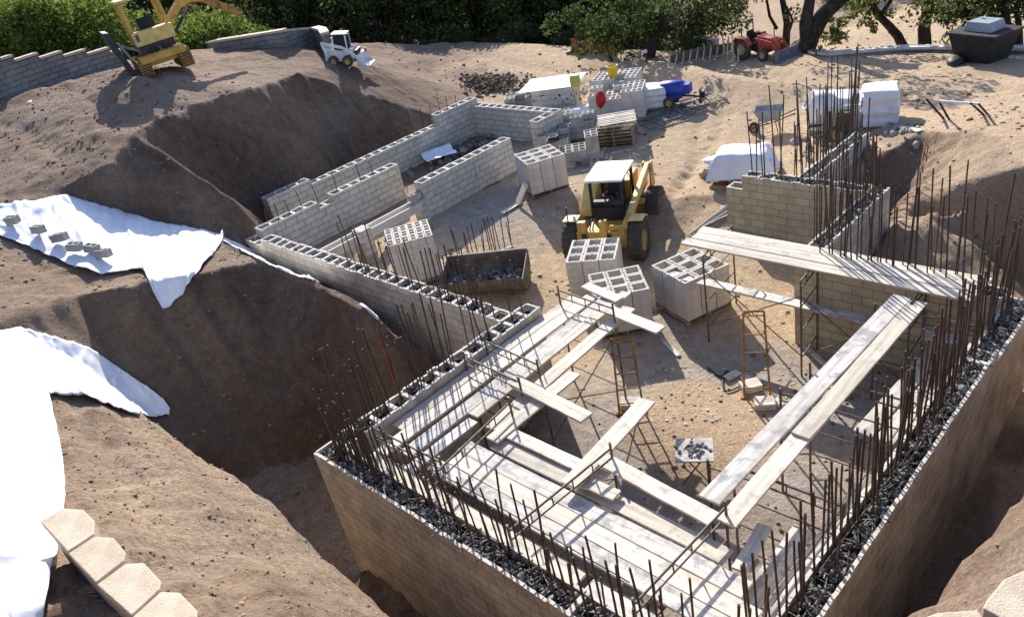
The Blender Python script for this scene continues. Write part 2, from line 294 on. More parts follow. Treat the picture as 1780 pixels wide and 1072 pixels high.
def tin(points, edges):
    v2 = [Vector((q[0], q[1])) for q in points]
    ov, oe, of, vo, eo, fo = delaunay_2d_cdt(v2, edges, [], 0, 1e-5)
    zs = []
    for i, v in enumerate(ov):
        if vo[i]: zs.append(points[vo[i][0]][2])
        else:
            ds = sorted(((v - w).length, k) for k, w in enumerate(v2))[:4]
            ws = [1 / (d + 1e-3) for d, k in ds]; zs.append(sum(w * points[k][2] for w, (d, k) in zip(ws, ds)) / sum(ws))
    Z = np.full((len(GY), len(GX)), 1.0)
    for f in of:
        a, b, c = [(ov[i].x, ov[i].y, zs[i]) for i in f]
        det = (b[1] - c[1]) * (a[0] - c[0]) + (c[0] - b[0]) * (a[1] - c[1])
        if abs(det) < 1e-9: continue
        i0, i1 = np.searchsorted(GX, (min(a[0], b[0], c[0]) - 1e-6, max(a[0], b[0], c[0]) + 1e-6)); j0, j1 = np.searchsorted(GY, (min(a[1], b[1], c[1]) - 1e-6, max(a[1], b[1], c[1]) + 1e-6))
        if i1 <= i0 or j1 <= j0: continue
        X, Y = np.meshgrid(GX[i0:i1], GY[j0:j1])
        w0 = ((b[1] - c[1]) * (X - c[0]) + (c[0] - b[0]) * (Y - c[1])) / det; w1 = ((c[1] - a[1]) * (X - c[0]) + (a[0] - c[0]) * (Y - c[1])) / det; w2 = 1 - w0 - w1
        k = (w0 >= -1e-6) & (w1 >= -1e-6) & (w2 >= -1e-6)
        sub = Z[j0:j1, i0:i1]; sub[k] = (w0 * a[2] + w1 * b[2] + w2 * c[2])[k]
    return Z
Z = tin(TP, TE)
for _ in range(2):
    q = np.pad(Z, 1, mode='edge'); Z = (q[:-2, 1:-1] + q[2:, 1:-1] + q[1:-1, :-2] + q[1:-1, 2:] + 2 * q[1:-1, 1:-1]) / 6
XX, YY = np.meshgrid(GX, GY)
gy_, gx_ = np.gradient(Z, GY, GX); slope = np.sqrt(gx_ ** 2 + gy_ ** 2)
# 'dust' = pale dry yard soil, 0 = brown bank soil
yard = smoothstep(-11.5, -8.5, XX + .0 * YY) * smoothstep(4.0, 6.5, YY) * (1 - smoothstep(.15, .5, slope))
far = smoothstep(16, 19, YY) * smoothstep(-22, -17, XX)
east = smoothstep(3.0, 5.0, XX) * smoothstep(9.5, 11.5, YY)
dust = np.clip(np.maximum(np.maximum(np.maximum(yard, (.16 + .5 * np.clip(vnoise(XX / .9, YY / .5, 71) + .1, 0, 1)) * (1 - smoothstep(-1.6, -1.2, YY)) * smoothstep(-8, -6, XX)), .5 * east), far * (1 - .6 * smoothstep(.2, .6, slope)) * (1 - .75 * smoothstep(29, 33, YY) * smoothstep(-14, -8, XX))) + .35 * vnoise(XX * .35, YY * .35, 3), 0, 1)
room = smoothstep(.3, .6, XX) * (1 - smoothstep(7.4, 7.8, XX)) * smoothstep(.3, .6, YY) * (1 - smoothstep(8, 10, YY))
rough = 1 - .82 * np.clip(yard + far + room, 0, 1)
N = np.zeros_like(Z)
for wl, am, sdn in ((5, .12, 11), (1.9, .10, 12), (.8, .08, 13), (.36, .06, 14), (.19, .035, 15)):
    N += am * vnoise(XX / wl + 3.3, YY / wl + 7.7, sdn)
# vertical scars on the cut faces
steep = smoothstep(.45, .9, slope)
fine = vnoise(XX / .13, YY / .13, 51) * .10 + vnoise(XX / .17 + YY / .9, YY / .42 - XX / 1.1, 52) * .17 + vnoise(XX / .5 - YY / 1.2, YY / .6, 53) * .13
along = (gx_ * YY - gy_ * XX) / (slope + 1e-3)
scar = vnoise(YY / .34 + XX * .15, XX / 2.2, 21) * .26 + vnoise(YY / .17, XX / 1.3, 22) * .12 + vnoise(XX / .5 + YY * .6, YY / .7, 23) * .14
far_smooth = 1 - .7 * smoothstep(25, 60, YY)
Z = Z + N * rough * (1 - .45 * steep) * far_smooth + scar * steep * smoothstep(-30, -25, XX) + 1.6 * vnoise(XX / .45, YY / .8, 61) * .2 * steep * east + fine * rough * (1 - .6 * steep) * smoothstep(-7.5, -6, XX) * ((YY < 3) | (XX > 8.6))
# tyre tracks across the yard
tr = np.zeros_like(Z)
for (x0, y0, x1, y1, off) in ((-1.8, 13.5, -9, 26, 0), (-1.8, 13.5, -9, 26, 1.7), (-.5, 14, -3.5, 22, 0), (-.5, 14, -3.5, 22, 1.6), (-4, 20, -30, 24, 0), (-4, 21, -30, 25.6, 0), (-2, 24, 10, 22, 0), (-2, 25.7, 10, 23.6, 0), (-16, 4, -40, 6, 0), (-17, 6.5, -40, 7.7, 0), (-15.5, 2.2, -40, 1, 0)):
    dx, dy = x1 - x0, y1 - y0; L_ = math.hypot(dx, dy); ux, uy = dx / L_, dy / L_
    s_ = (XX - x0) * ux + (YY - y0) * uy; d_ = (XX - x0) * -uy + (YY - y0) * ux - off + .5 * np.sin(s_ * .35)
    tr += np.exp(-(d_ / .25) ** 2) * smoothstep(-1, 1, s_) * (1 - smoothstep(L_ - 2, L_, s_))
Z = Z - .085 * tr * (1 + vnoise(XX * 4, YY * 4, 31))
def ground(x, y):
    i = int(np.clip(np.searchsorted(GX, x) - 1, 0, len(GX) - 2)); j = int(np.clip(np.searchsorted(GY, y) - 1, 0, len(GY) - 2))
    a = (x - GX[i]) / (GX[i + 1] - GX[i]); b = (y - GY[j]) / (GY[j + 1] - GY[j])
    return float((Z[j, i] * (1 - a) + Z[j, i + 1] * a) * (1 - b) + (Z[j + 1, i] * (1 - a) + Z[j + 1, i + 1] * a) * b)
def G(px, py, start=3.0):
    d = ray(px, py).normalized(); t = start; st = .12
    while t < 160:
        q = CAM + d * t
        if ground(q.x, q.y) > q.z:
            lo_, hi_ = t - st, t
            for _ in range(14):
                mid = (lo_ + hi_) / 2; q = CAM + d * mid
                if ground(q.x, q.y) > q.z: hi_ = mid
                else: lo_ = mid
            return CAM + d * hi_
        st = .1 + t * .004; t += st
    return CAM + d * 160
def GP(x, y, dz=0): return Vector((x, y, ground(x, y) + dz))
nx, ny = len(GX), len(GY)
me = bpy.data.meshes.new('ground')
co = np.stack([XX, YY, Z], -1).reshape(-1, 3)
idx = np.arange(nx * ny).reshape(ny, nx)
fq = np.stack([idx[:-1, :-1], idx[:-1, 1:], idx[1:, 1:], idx[1:, :-1]], -1).reshape(-1, 4)
me.vertices.add(len(co)); me.vertices.foreach_set('co', co.astype(np.float32).ravel())
me.loops.add(fq.size); me.loops.foreach_set('vertex_index', fq.astype(np.int32).ravel())
me.polygons.add(len(fq)); me.polygons.foreach_set('loop_start', np.arange(0, fq.size, 4, dtype=np.int32)); me.polygons.foreach_set('loop_total', np.full(len(fq), 4, dtype=np.int32))
me.update(calc_edges=True); me.validate(); me.polygons.foreach_set('use_smooth', np.ones(len(fq), dtype=bool))
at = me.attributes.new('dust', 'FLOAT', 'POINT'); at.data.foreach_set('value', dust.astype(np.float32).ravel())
steep_dark = smoothstep(.35, .75, slope) * (1 - smoothstep(2.0, 4.0, XX)) * smoothstep(-32, -28, XX) * (1 - smoothstep(18, 20, YY)) * smoothstep(-1.3, -.6, YY) * np.clip(.75 + .9 * vnoise(XX / 1.3, YY / 1.3, 41), 0, 1)  # mask for a darker soil tone on the steep western faces, varied by noise
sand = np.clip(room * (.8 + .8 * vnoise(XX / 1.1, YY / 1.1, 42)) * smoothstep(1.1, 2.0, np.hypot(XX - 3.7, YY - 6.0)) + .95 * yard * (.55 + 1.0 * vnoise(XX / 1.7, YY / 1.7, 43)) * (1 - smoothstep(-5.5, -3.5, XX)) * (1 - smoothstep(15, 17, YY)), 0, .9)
for nm_, ar in (('steep_tone', steep_dark), ('sand', sand)):
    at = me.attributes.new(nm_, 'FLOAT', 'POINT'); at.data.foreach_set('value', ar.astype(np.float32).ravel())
gm = bpy.data.materials.new('dirt'); gm.use_nodes = True; n = gm.node_tree; L = n.links; b = n.nodes['Principled BSDF']; b.inputs['Roughness'].default_value = .95; b.inputs['Specular IOR Level'].default_value = .1
def nd(t, **k):
    x = n.nodes.new(t)
    for a, v in k.items(): x.inputs[a.replace('_', ' ')].default_value = v
    return x
def ramp(src, p0, c0, p1, c1, extra=()):
    r = n.nodes.new('ShaderNodeValToRGB'); e = r.color_ramp.elements; e[0].position = p0; e[0].color = (*c0, 1); e[1].position = p1; e[1].color = (*c1, 1)
    for pp, cc in extra: x = e.new(pp); x.color = (*cc, 1)
    L.new(src, r.inputs[0]); return r.outputs[0]
def mixc(f, a, b_, mode='MIX'):
    x = n.nodes.new('ShaderNodeMix'); x.data_type = 'RGBA'; x.blend_type = mode
    if isinstance(f, float): x.inputs['Factor'].default_value = f
    else: L.new(f, x.inputs['Factor'])
    L.new(a, x.inputs['A']); L.new(b_, x.inputs['B']); return x.outputs['Result']
tc = nd('ShaderNodeTexCoord'); n1 = nd('ShaderNodeTexNoise', Scale=.45, Detail=10, Roughness=.68); n2 = nd('ShaderNodeTexNoise', Scale=3.2, Detail=9, Roughness=.7); n3 = nd('ShaderNodeTexNoise', Scale=17, Detail=8, Roughness=.72); n4 = nd('ShaderNodeTexVoronoi', Scale=11)
for x in (n1, n2, n3, n4): L.new(tc.outputs['Object'], x.inputs['Vector'])
brown = ramp(n2.outputs[0], .3, (.135, .09, .062), .7, (.31, .222, .155), ((.5, (.215, .148, .10)),))
brown = mixc(ramp(n1.outputs[0], .42, (0, 0, 0), .62, (1, 1, 1)), brown, ramp(n3.outputs[0], .3, (.17, .122, .088), .7, (.35, .262, .19)))
pale = ramp(n2.outputs[0], .28, (.41, .29, .17), .72, (.64, .50, .325), ((.5, (.535, .40, .25)),))
pale = mixc(ramp(n1.outputs[0], .4, (0, 0, 0), .65, (.75, .75, .75)), pale, ramp(n3.outputs[0], .3, (.40, .27, .17), .7, (.56, .40, .265)))
at_ = n.nodes.new('ShaderNodeAttribute'); at_.attribute_name = 'dust'
dark_brown = ramp(n2.outputs[0], .3, (.07, .046, .034), .7, (.16, .112, .08), ((.5, (.11, .074, .052)),))  # darker brown ramp, mixed in where the slope mask is high
a2 = n.nodes.new('ShaderNodeAttribute'); a2.attribute_name = 'steep_tone'
brown = mixc(a2.outputs['Fac'], brown, dark_brown)
a3 = n.nodes.new('ShaderNodeAttribute'); a3.attribute_name = 'sand'
col = mixc(at_.outputs['Fac'], brown, pale)
col = mixc(a3.outputs['Fac'], col, ramp(n2.outputs[0], .3, (.27, .235, .195), .7, (.46, .41, .35)))
col = mixc(.55, col, ramp(n3.outputs[0], .28, (.45, .43, .42), .6, (1.15, 1.15, 1.15)), 'MULTIPLY')
L.new(col, b.inputs['Base Color'])
ma = n.nodes.new('ShaderNodeMath'); ma.operation = 'MULTIPLY_ADD'; ma.inputs[1].default_value = 2.2; L.new(n2.outputs[0], ma.inputs[0]); L.new(n3.outputs[0], ma.inputs[2])
bp = n.nodes.new('ShaderNodeBump'); bp.inputs['Strength'].default_value = .75; bp.inputs['Distance'].default_value = .07; L.new(ma.outputs[0], bp.inputs['Height']); L.new(bp.outputs[0], b.inputs['Normal'])
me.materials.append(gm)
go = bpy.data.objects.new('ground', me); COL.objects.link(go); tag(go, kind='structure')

# ================================================================ block walls
RB = []
for k in range(4):
    mb = MB(); a = [0, .015, -.02, .03][k]; b_ = [0, .02, .015, -.02][k]
    mb.tube([(0, 0, 0), (a * .3, b_ * .3, .35), (a, b_, .7), (a * 1.6, b_ * .8, 1.0)], .0145, 6)
    o = mb.build('rebar', MAT['rebar' if k % 2 == 0 else 'rebar_rust']); RB.append(o.data); bpy.data.objects.remove(o)
def rebar(parent, x, y, z, h, lx=0, ly=0):
    o = bpy.data.objects.new('rebar', random.choice(RB)); COL.objects.link(o); o.parent = parent; o.location = (x, y, z)
    o.scale = (random.uniform(.9, 1.1), random.uniform(.9, 1.1), h); o.rotation_euler = (lx, ly, random.random() * 6.28); return o
def wall(label, x0, x1, y0, y1, z0, z1, ax, m_='cmu_beige', style='rubble', steps=(), t=.055, name='block_wall', density=150, rim='block_new', seed=1):
    """open-topped block wall; steps = (from, to, dz) along its length raise or lower the top"""
    rng = random.Random(seed); root = tag(thing(name, label, 'wall', (x0, y0, z0)), kind='thing')
    Lx, Ly, H = x1 - x0, y1 - y0, z1 - z0; Ln, Tn = (Lx, Ly) if ax == 'x' else (Ly, Lx)
    def B(mb, a0, a1, b0, b1, c0, c1):
        if ax == 'x': mb.bx(a0, a1, b0, b1, c0, c1)
        else: mb.bx(b0, b1, a0, a1, c0, c1)
    def top(a):
        for f, t_, dz in steps:
            if f <= a < t_: return dz
        return 0
    mb = MB(); cuts = sorted(set([0, Ln] + [min(Ln, max(0, q)) for f, t_, d in steps for q in (f, t_)]))
    fill = MB(); chunks = MB(); rimb = MB()
    for a0, a1 in zip(cuts, cuts[1:]):
        h = H + top((a0 + a1) / 2)
        if style == 'solid': B(mb, a0, a1, 0, Tn, 0, h); continue
        B(mb, a0, a1, 0, Tn, 0, h - .2)                                 # courses below
        n_ = max(1, round((a1 - a0) / .2)); w = (a1 - a0) / n_
        for k in range(n_):
            for (b0, b1) in ((0, t), (Tn - t, Tn)):
                j = rng.uniform(0, .012 if style == 'cells' else .045)
                B(mb, a0 + k * w, a0 + (k + 1) * w, b0, b1, h - .2, h - j - .012)
                for q in range(3):                                       # rough light upper edge of the shells
                    j2 = rng.uniform(0, .004 if style == 'cells' else .026)
                    B(rimb, a0 + (k + q / 3) * w, a0 + (k + (q + 1) / 3) * w - .003, b0 + .002, b1 - .002, h - j - .012, h - j + .006 - j2 * .6)
        m2 = max(1, round((a1 - a0) / .4)); w2 = (a1 - a0) / m2
        for k in range(m2 + 1):
            a = a0 + k * w2; lo_, hi_ = max(a0, a - .04), min(a1, a + .04); dh = .004 if style == 'cells' else rng.uniform(.01, .05) if density < 80 else rng.uniform(.03, .12)
            if style == 'cells' or k in (0, m2) or density < 80 or rng.random() < .25: B(rimb, lo_, hi_, t, Tn - t, h - .2, h - dh)
        B(fill, a0 + .041, a1 - .041, t + .002, Tn - t - .002, h - .2, h - (.17 if style == 'cells' or density < 80 else .155))
        if style == 'rubble':
            for _ in range(int((a1 - a0) * density)):
                r = (.010 + .05 * rng.random() ** 1.8) * (1 if rng.random() < .9 else 1.7); a = rng.uniform(a0 + .06, a1 - .06); b_ = rng.uniform(t + .02, Tn - t - .02); c = (a, b_) if ax == 'x' else (b_, a)
                chunks.lump((c[0], c[1], h - (.12 if density >= 80 else .16) + rng.uniform(0, .07)), (r, r * rng.uniform(.25, 1), r * rng.uniform(.3, .9)), 3, .42, 1, rng=rng)
            for _ in range(int((a1 - a0) * density * .28)):               # bar ends and tie wires lying in the fill
                a = rng.uniform(a0 + .1, a1 - .1); b_ = rng.uniform(t + .04, Tn - t - .04); an = rng.uniform(-.5, .5) + (0 if rng.random() < .6 else 1.4); l = rng.uniform(.05, .18)
                d = Vector((math.cos(an) * l, math.sin(an) * l, rng.uniform(-.03, .05))); d = d if ax == 'x' else Vector((d.y, d.x, d.z)); c = Vector((a, b_, 0) if ax == 'x' else (b_, a, 0)) + Vector((0, 0, h - .06))
                chunks.bar(c - d, c + d, .014, .012)
    sh = mb.build('block_courses', MAT[m_], root, uv=True)
    if rimb.v: rimb.build('block_rim', MAT[rim], root)
    if fill.v: fill.build('core_fill', MAT['rubble_base'], root)
    if chunks.v: tag(chunks.build('grout_rubble', MAT['rubble'], root), 'dark lumpy grout and bar ends in the open cells', kind='stuff')
    return root

front = wall('long beige block wall along the bottom edge, rubble-filled top bristling with bars', 0, 8.15, 0, .42, -3.4, 0, 'x', 'cmu_beige', density=120, seed=2)
left = wall('beige block wall running up from the near left corner beside the plank walkway', -.02, .40, .423, 5.45, -3.2, 0, 'y', 'cmu_beige', density=26, seed=3)
right = wall('beige block wall on the right edge with a deep dark trench outside it', 7.72, 8.15, .423, 9.75, -3.4, 0, 'y', 'cmu_beige', steps=((7.3, 9.4, -.19),), density=120, seed=4)
endw = wall('tan block wall under the long plank walkway at the back of the room', 3.95, 7.717, 9.32, 9.72, -2.4, -.02, 'x', 'cmu_tan', density=130, seed=5)
boxr = wall('light-rimmed block wall running back from the plank walkway to the tall corner', 3.93, 4.33, 9.725, 13.15, -2.4, -.01, 'y', 'cmu_beige', density=170, seed=6)
boxf = wall('tan block wall face with sharp joints at the tall corner under the thicket of bars', .82, 3.927, 12.75, 13.15, -2.2, 0, 'x', 'cmu_tan', density=150, seed=7)
step = wall('low two-course block stub left of the tall tan corner wall', .35, .817, 12.75, 13.15, -2.2, -.38, 'x', 'cmu_tan', style='cells', seed=8)
backw = wall('grey block wall behind the tall corner, running back towards the cement mixer', 1.75, 2.15, 13.153, 17.3, -1.9, -.35, 'y', 'cmu_grey', density=150, seed=9)
uw = wall('pale block wall across the middle left with white plastic along the cut beside it', -10.85, -.025, 4.65, 5.05, -3.0, 0, 'x', 'cmu_beige', density=30, seed=10, steps=((0, 1.0, -.19),))
wingf = wall('stepped grey block wall with open white-rimmed cells, front of the wing', -10.85, -10.45, 5.053, 10.35, -1.7, 0, 'y', 'cmu_grey', style='cells', steps=((2.05, 2.65, -.2), (2.65, 5.3, .0)), seed=11)
wingb = wall('long grey block wall at the foot of the dark bank, back wall of the wing', -13.12, -12.72, 6.6, 16.3, -1.7, 0, 'y', 'cmu_grey', style='cells', steps=((1.7, 7.6, -.18), (7.6, 9.7, .2)), seed=12)
wingx = wall('grey block wall closing the far end of the wing beside the stacked blocks', -12.717, -8.3, 15.9, 16.3, -1.7, 0, 'x', 'cmu_grey', style='cells', seed=13)
wingr = wall('short grey return wall with a cap at the far end of the wing', -8.72, -8.3, 15.0, 15.897, -1.7, -.02, 'y', 'cmu_grey', style='cells', seed=14)
wingi = wall('grey block wall with a leaning bar, inner wall of the wing facing the dusty yard', -8.55, -8.15, 9.45, 13.45, -1.6, -.02, 'y', 'cmu_grey', style='cells', seed=15)
# low piered wall with two lintel openings
root = tag(thing('piered_wall', 'low grey wall of block piers carrying channel lintels over two openings', 'wall', (-8.55, 5.3, -1.7)), kind='thing')
for y0, y1, h in ((0, .4, 1.15), (1.55, 1.95, 1.2), (3.9, 4.14, 1.2)):
    MB().bx(0, .42, y0, y1, 0, h).build('pier', MAT['cmu_grey'], root, uv=True)
for y0, y1 in ((.4, 1.55), (1.95, 3.9)):
    mb = MB(); mb.bx(0, .42, y0, y1, .88, .93); mb.bx(0, .06, y0, y1, .93, 1.14); mb.bx(.36, .42, y0, y1, .93, 1.14); mb.build('lintel', MAT['block_new'], root)
    MB().bx(0, .4, y0, y1, 0, .12 + .05 * y0).build('sill', MAT['cmu_grey'], root, uv=True)
# the rods cast into each wall
def L_(root, x, y, z=None): return x - root.location.x, y - root.location.y, (z or 0) - root.location.z
def rods(root, pts):
    for x, y, h, *l in pts:
        a = l if l else (random.gauss(0, .025), random.gauss(0, .03))
        lx, ly, lz = L_(root, x, y); rebar(root, lx, ly, lz - .15, h + .15, *a)
def row(root, ax, a0, a1, b, step_, h0, h1, jit=.06, skip=.1):
    q = []; a = a0
    while a < a1:
        if random.random() > skip:
            bb = b + random.uniform(-jit, jit); h = random.uniform(h0, h1)
            q.append((a, bb, h) if ax == 'x' else (bb, a, h))
        a += step_ * random.uniform(.75, 1.25)
    rods(root, q)
row(front, 'x', .3, 7.9, .33, .16, .85, 1.4, .04, .05); row(front, 'x', .5, 7.6, .20, .26, .6, 1.2, .06, .2)
row(front, 'x', .2, 1.7, .25, .09, .8, 1.4, .1, .1)
row(left, 'y', .5, 3.3, .12, .085, 1.0, 1.75, .09, .05); row(left, 'y', 3.3, 5.3, .15, .22, .7, 1.4, .08, .1)
row(right, 'y', .5, 9.3, 7.83, .155, 1.0, 1.7, .05, .03); row(right, 'y', 3.0, 9.2, 7.9, .16, 1.0, 1.9, .08, .1); row(right, 'y', .6, 3, 7.9, .3, .8, 1.4, .1, .2)
row(endw, 'x', 4.6, 7.7, 9.52, .13, 1.4, 2.5, .12, .1); row(endw, 'x', 5.4, 7.7, 9.6, .2, 1.2, 2.3, .08, .1); row(endw, 'x', 4.4, 5.4, 9.5, .22, 1.0, 2.1, .1, .1)
row(boxr, 'y', 9.8, 13.0, 4.1, .17, 1.3, 2.3, .1, .05); row(boxr, 'y', 10, 13.0, 4.2, .3, .8, 1.8, .05, .1)
row(boxf, 'x', .95, 3.9, 12.95, .16, 1.3, 2.3, .1, .05); row(boxf, 'x', 2.4, 3.9, 12.9, .2, .7, 1.9, .1, .1)
row(backw, 'y', 13.3, 17.2, 1.95, .17, 1.2, 2.3, .1, .05); row(backw, 'y', 14, 17.2, 1.95, .25, .8, 1.6, .1, .1)
row(uw, 'x', -5.6, -.3, 4.85, .21, .85, 1.4, .09, .05); row(uw, 'x', -2.4, -.3, 4.85, .3, .6, 1.2, .1, .1)
row(wingb, 'y', 7.0, 15.8, -12.95, .45, .45, .8, .05, .1); row(wingf, 'y', 5.4, 10, -10.65, .5, .35, .6, .05, .2)
def cut(root, n_):                                                     # no wall carries more than 100 separate rods
    r_ = [c for c in root.children if c.name.startswith('rebar')]
    for c in r_[n_:]: bpy.data.objects.remove(c)
for w_ in (front, right, endw, boxr): cut(w_, 100)
# horizontal bars tied to the standing rods
def hbar(root, pts, r=.009):
    mb = MB(); mb.tube([Vector(q) - root.location for q in pts], r, 6); mb.build('tie_bar', MAT['rebar'], root)
hbar(front, [(.5, .36, .42), (3, .37, .40), (5.5, .37, .43), (7.8, .36, .41)]); hbar(front, [(1.0, .37, .72), (4, .38, .75), (6.5, .37, .72)]); hbar(front, [(.3, .3, .06), (4, .32, .08), (7.8, .3, .05)])
hbar(right, [(7.78, 1.2, .38), (7.79, 4, .42), (7.78, 6.5, .4)]); hbar(right, [(7.86, 2.2, .05), (7.98, 6.3, .04)]); hbar(uw, [(-4.6, 4.84, .10), (-.4, 4.86, .12)])
hbar(left, [(.15, .7, .07), (.2, 2.8, .05), (.15, 5.3, .06)])

# ================================================================ planks and scaffolds
def plank(label, a, b, w=.285, t=.042, m_='plank', group='scaffold planks round the block room', roll=0):
    a, b = Vector(a), Vector(b); c = (a + b) / 2; d = b - a; Ln = d.length
    mb = MB(); n_ = 10; bw = random.uniform(-.012, .012); vs = []
    for k in range(n_ + 1):
        x = -Ln / 2 + Ln * k / n_; s = bw * (1 - (2 * k / n_ - 1) ** 2); e = random.uniform(-.004, .004)
        vs += [(x, -w / 2 + e, -t / 2 + s), (x, w / 2 + e, -t / 2 + s), (x, w / 2 + e, t / 2 + s), (x, -w / 2 + e, t / 2 + s)]
    fs = [(0, 3, 2, 1), (4 * n_, 4 * n_ + 1, 4 * n_ + 2, 4 * n_ + 3)]
    for k in range(n_):
        for q in range(4): fs.append((4 * k + q, 4 * k + (q + 1) % 4, 4 * k + 4 + (q + 1) % 4, 4 * k + 4 + q))
    mb.add(vs, fs); o = mb.build('plank', MAT[m_], bevel=.006); o.location = c
    o.rotation_euler = Matrix((d.normalized(), Vector((0, 0, 1)).cross(d).normalized(), d.normalized().cross(Vector((0, 0, 1)).cross(d).normalized()))).transposed().to_euler()
    return tag(o, label, 'plank', group)
# walkway along the left wall
ZL = -.2
plank('weathered plank lying tight against the inner face of the left wall', (.60, 1.35, ZL), (.60, 6.35, ZL))
plank('plank second from the left wall on the walkway, striped with bar shadows', (.895, .75, ZL + .004), (.895, 6.5, ZL + .004))
plank('plank third from the left wall, just past the narrow dark gap', (1.30, .95, ZL - .003), (1.27, 6.75, ZL + .02), m_='plank_grey')
plank('narrow lighter plank fourth from the left wall, ending over the block stack', (1.58, 2.3, ZL + .002), (1.50, 6.9, ZL + .03), w=.235)
plank('outer plank of the left walkway beside the wide open gap', (2.12, 2.2, ZL), (1.90, 6.45, ZL + .01), w=.29)
plank('short worn plank at the near end of the left walkway by the corner bars', (1.62, .62, ZL - .05), (1.62, 2.25, ZL - .05), w=.24, m_='plank_grey')
plank('pale board end tucked under the walkway at its far left tip', (.80, 6.05, ZL - .05), (1.55, 6.62, ZL - .05), w=.25)
plank('pale plank tip sticking out past the walkway end in front of the block stack', (.55, 6.70, ZL + .09), (1.62, 6.52, ZL + .09), w=.24)
plank('short white plank jutting out over the floor beside the near block stack', (1.55, 6.02, -.02), (3.10, 5.83, -.02), w=.27)
plank('white plank laid across the walkway and jutting out over the dark corner', (1.75, 3.28, -.05), (3.50, 3.13, -.05), w=.29)
plank('short white plank under the crossing plank, pointing at the yellow frames', (2.42, 1.95, -.135), (2.42, 4.10, -.135), w=.27)
plank('white plank pointing from the front walkway out over the bare dirt floor', (4.28, 1.75, -.03), (4.10, 3.98, -.03), w=.30)
# walkway along the front wall
ZF = -.22
plank('plank tight against the inner face of the front wall, behind the bars', (.75, .60, ZF), (5.4, .60, ZF))
plank('grey plank end continuing the innermost row of the front walkway', (5.5, .61, ZF - .05), (7.6, .62, ZF - .05), m_='plank_grey')
plank('plank just beyond the dark slot on the front walkway', (1.9, 1.06, ZF - .002), (7.55, 1.06, ZF - .002), m_='plank_grey')
plank('mortar-stained plank in the middle of the front walkway', (2.1, 1.36, ZF + .003), (7.5, 1.35, ZF + .003))
plank('tan plank of the front walkway with crossing scaffold shadows', (2.0, 1.66, ZF), (7.2, 1.66, ZF), m_='plank_grey')
plank('pale plank at the inner edge of the front walkway', (2.45, 2.0, ZF + .002), (6.75, 1.98, ZF + .002))
plank('mortar-spotted plank raised at the inner corner of the front walkway', (2.3, 2.26, ZF + .06), (4.55, 2.26, ZF + .06), w=.24)
plank('clean tan plank bridging to the right-hand walkway', (4.36, 2.46, -.03), (6.35, 2.32, -.05), w=.27)
plank('short pale block of plank bridging under the front scaffold rail', (4.2, 1.98, ZF + .11), (4.95, 2.02, ZF + .11), w=.22)
# right walkway
plank('wide white plank on the left side of the right-hand walkway', (6.13, 2.55, -.01), (6.33, 8.65, .0), w=.32, m_='plank_grey')
plank('cream plank on the right side of the right-hand walkway, far length', (6.58, 4.3, .045), (6.63, 8.6, .0), w=.285)
plank('clean cream plank on the right side of the right-hand walkway, near length', (6.55, 2.3, .0), (6.57, 5.0, .0), w=.285)
plank('tan plank stub under the near end of the right-hand walkway', (6.85, 2.75, -.25), (6.95, 1.9, -.25), w=.2)
plank('shaded plank on the low bay between the right walkway and the right wall', (6.78, 6.0, -1.05), (6.95, 9.15, -1.05), w=.3, m_='plank_grey')
plank('shaded plank on the low bay, the one nearer the right wall', (7.12, 6.0, -1.055), (7.28, 9.2, -1.055), w=.3, m_='plank_grey')
plank('blue-shaded plank low down beside the near right bars, next to the wall', (7.42, 1.2, -.75), (7.42, 4.6, -.75), w=.3, m_='plank_grey')
plank('blue-shaded plank low down beside the near right bars, inner row', (7.08, 1.2, -.752), (7.08, 3.4, -.752), w=.3, m_='plank_grey')
plank('short plank across the low bay at the far right corner', (6.75, 8.55, -.62), (7.6, 8.7, -.62), w=.28, m_='plank_grey')
# long walkway at the back
ZB = .085
plank('long white plank at the back edge of the raised walkway', (1.62, 9.55, ZB), (7.45, 9.56, ZB), w=.29)
plank('long white plank in the middle of the raised walkway with slanting bar shadows', (1.66, 9.24, ZB + .003), (7.42, 9.25, ZB + .003), w=.29)
plank('long white plank at the front edge of the raised walkway', (1.60, 8.93, ZB), (7.40, 8.94, ZB), w=.285)
plank('long blue-shaded plank below the raised walkway, resting on the tilted block stack', (.95, 9.06, -.93), (5.65, 9.06, -.93), w=.27, m_='plank_grey')

def frame(label, a, b, ztop, zbot, m_='steel_pole', ladder=True, brace=True, group='scaffold frames round the block room', post_up=.12, rail='steel_pole'):
    a, b = Vector((a[0], a[1], zbot)), Vector((b[0], b[1], zbot)); d = b - a; Ln = d.length
    root = thing('scaffold_frame', label, 'scaffold', a, math.atan2(d.y, d.x), group); H = ztop - zbot
    for x in (0, Ln): MB().tube([(x, 0, 0), (x, 0, H + post_up)], .021, 8).build('post', MAT[m_], root)
    MB().tube([(0, 0, H), (Ln, 0, H)], .019, 8).build('top_rail', MAT[rail], root)
    if ladder:
        MB().tube([(0, 0, H - .17), (Ln, 0, H - .17)], .015, 8).build('lower_rail', MAT[rail], root)
        n_ = max(3, round(Ln / .4))
        for k in range(1, n_): MB().tube([(Ln * k / n_, 0, H - .17), (Ln * k / n_, 0, H)], .012, 6).build('rung', MAT[rail], root)
    for z in (H - .58, H - 1.15, .45):
        MB().tube([(0, 0, z), (Ln, 0, z)], .014, 6).build('cross_tube', MAT[m_], root)
    return root
def braces(label, a, b, c, d, m_='steel_pole'):
    root = thing('cross_brace', label, 'scaffold brace', a, group='crossed scaffold braces'); a, b, c, d = map(Vector, (a, b, c, d))
    for q in ((a, b), (c, d)): MB().tube([q[0] - a, q[1] - a], .012, 6).build('brace_tube', MAT[m_], root)
FB = -2.2
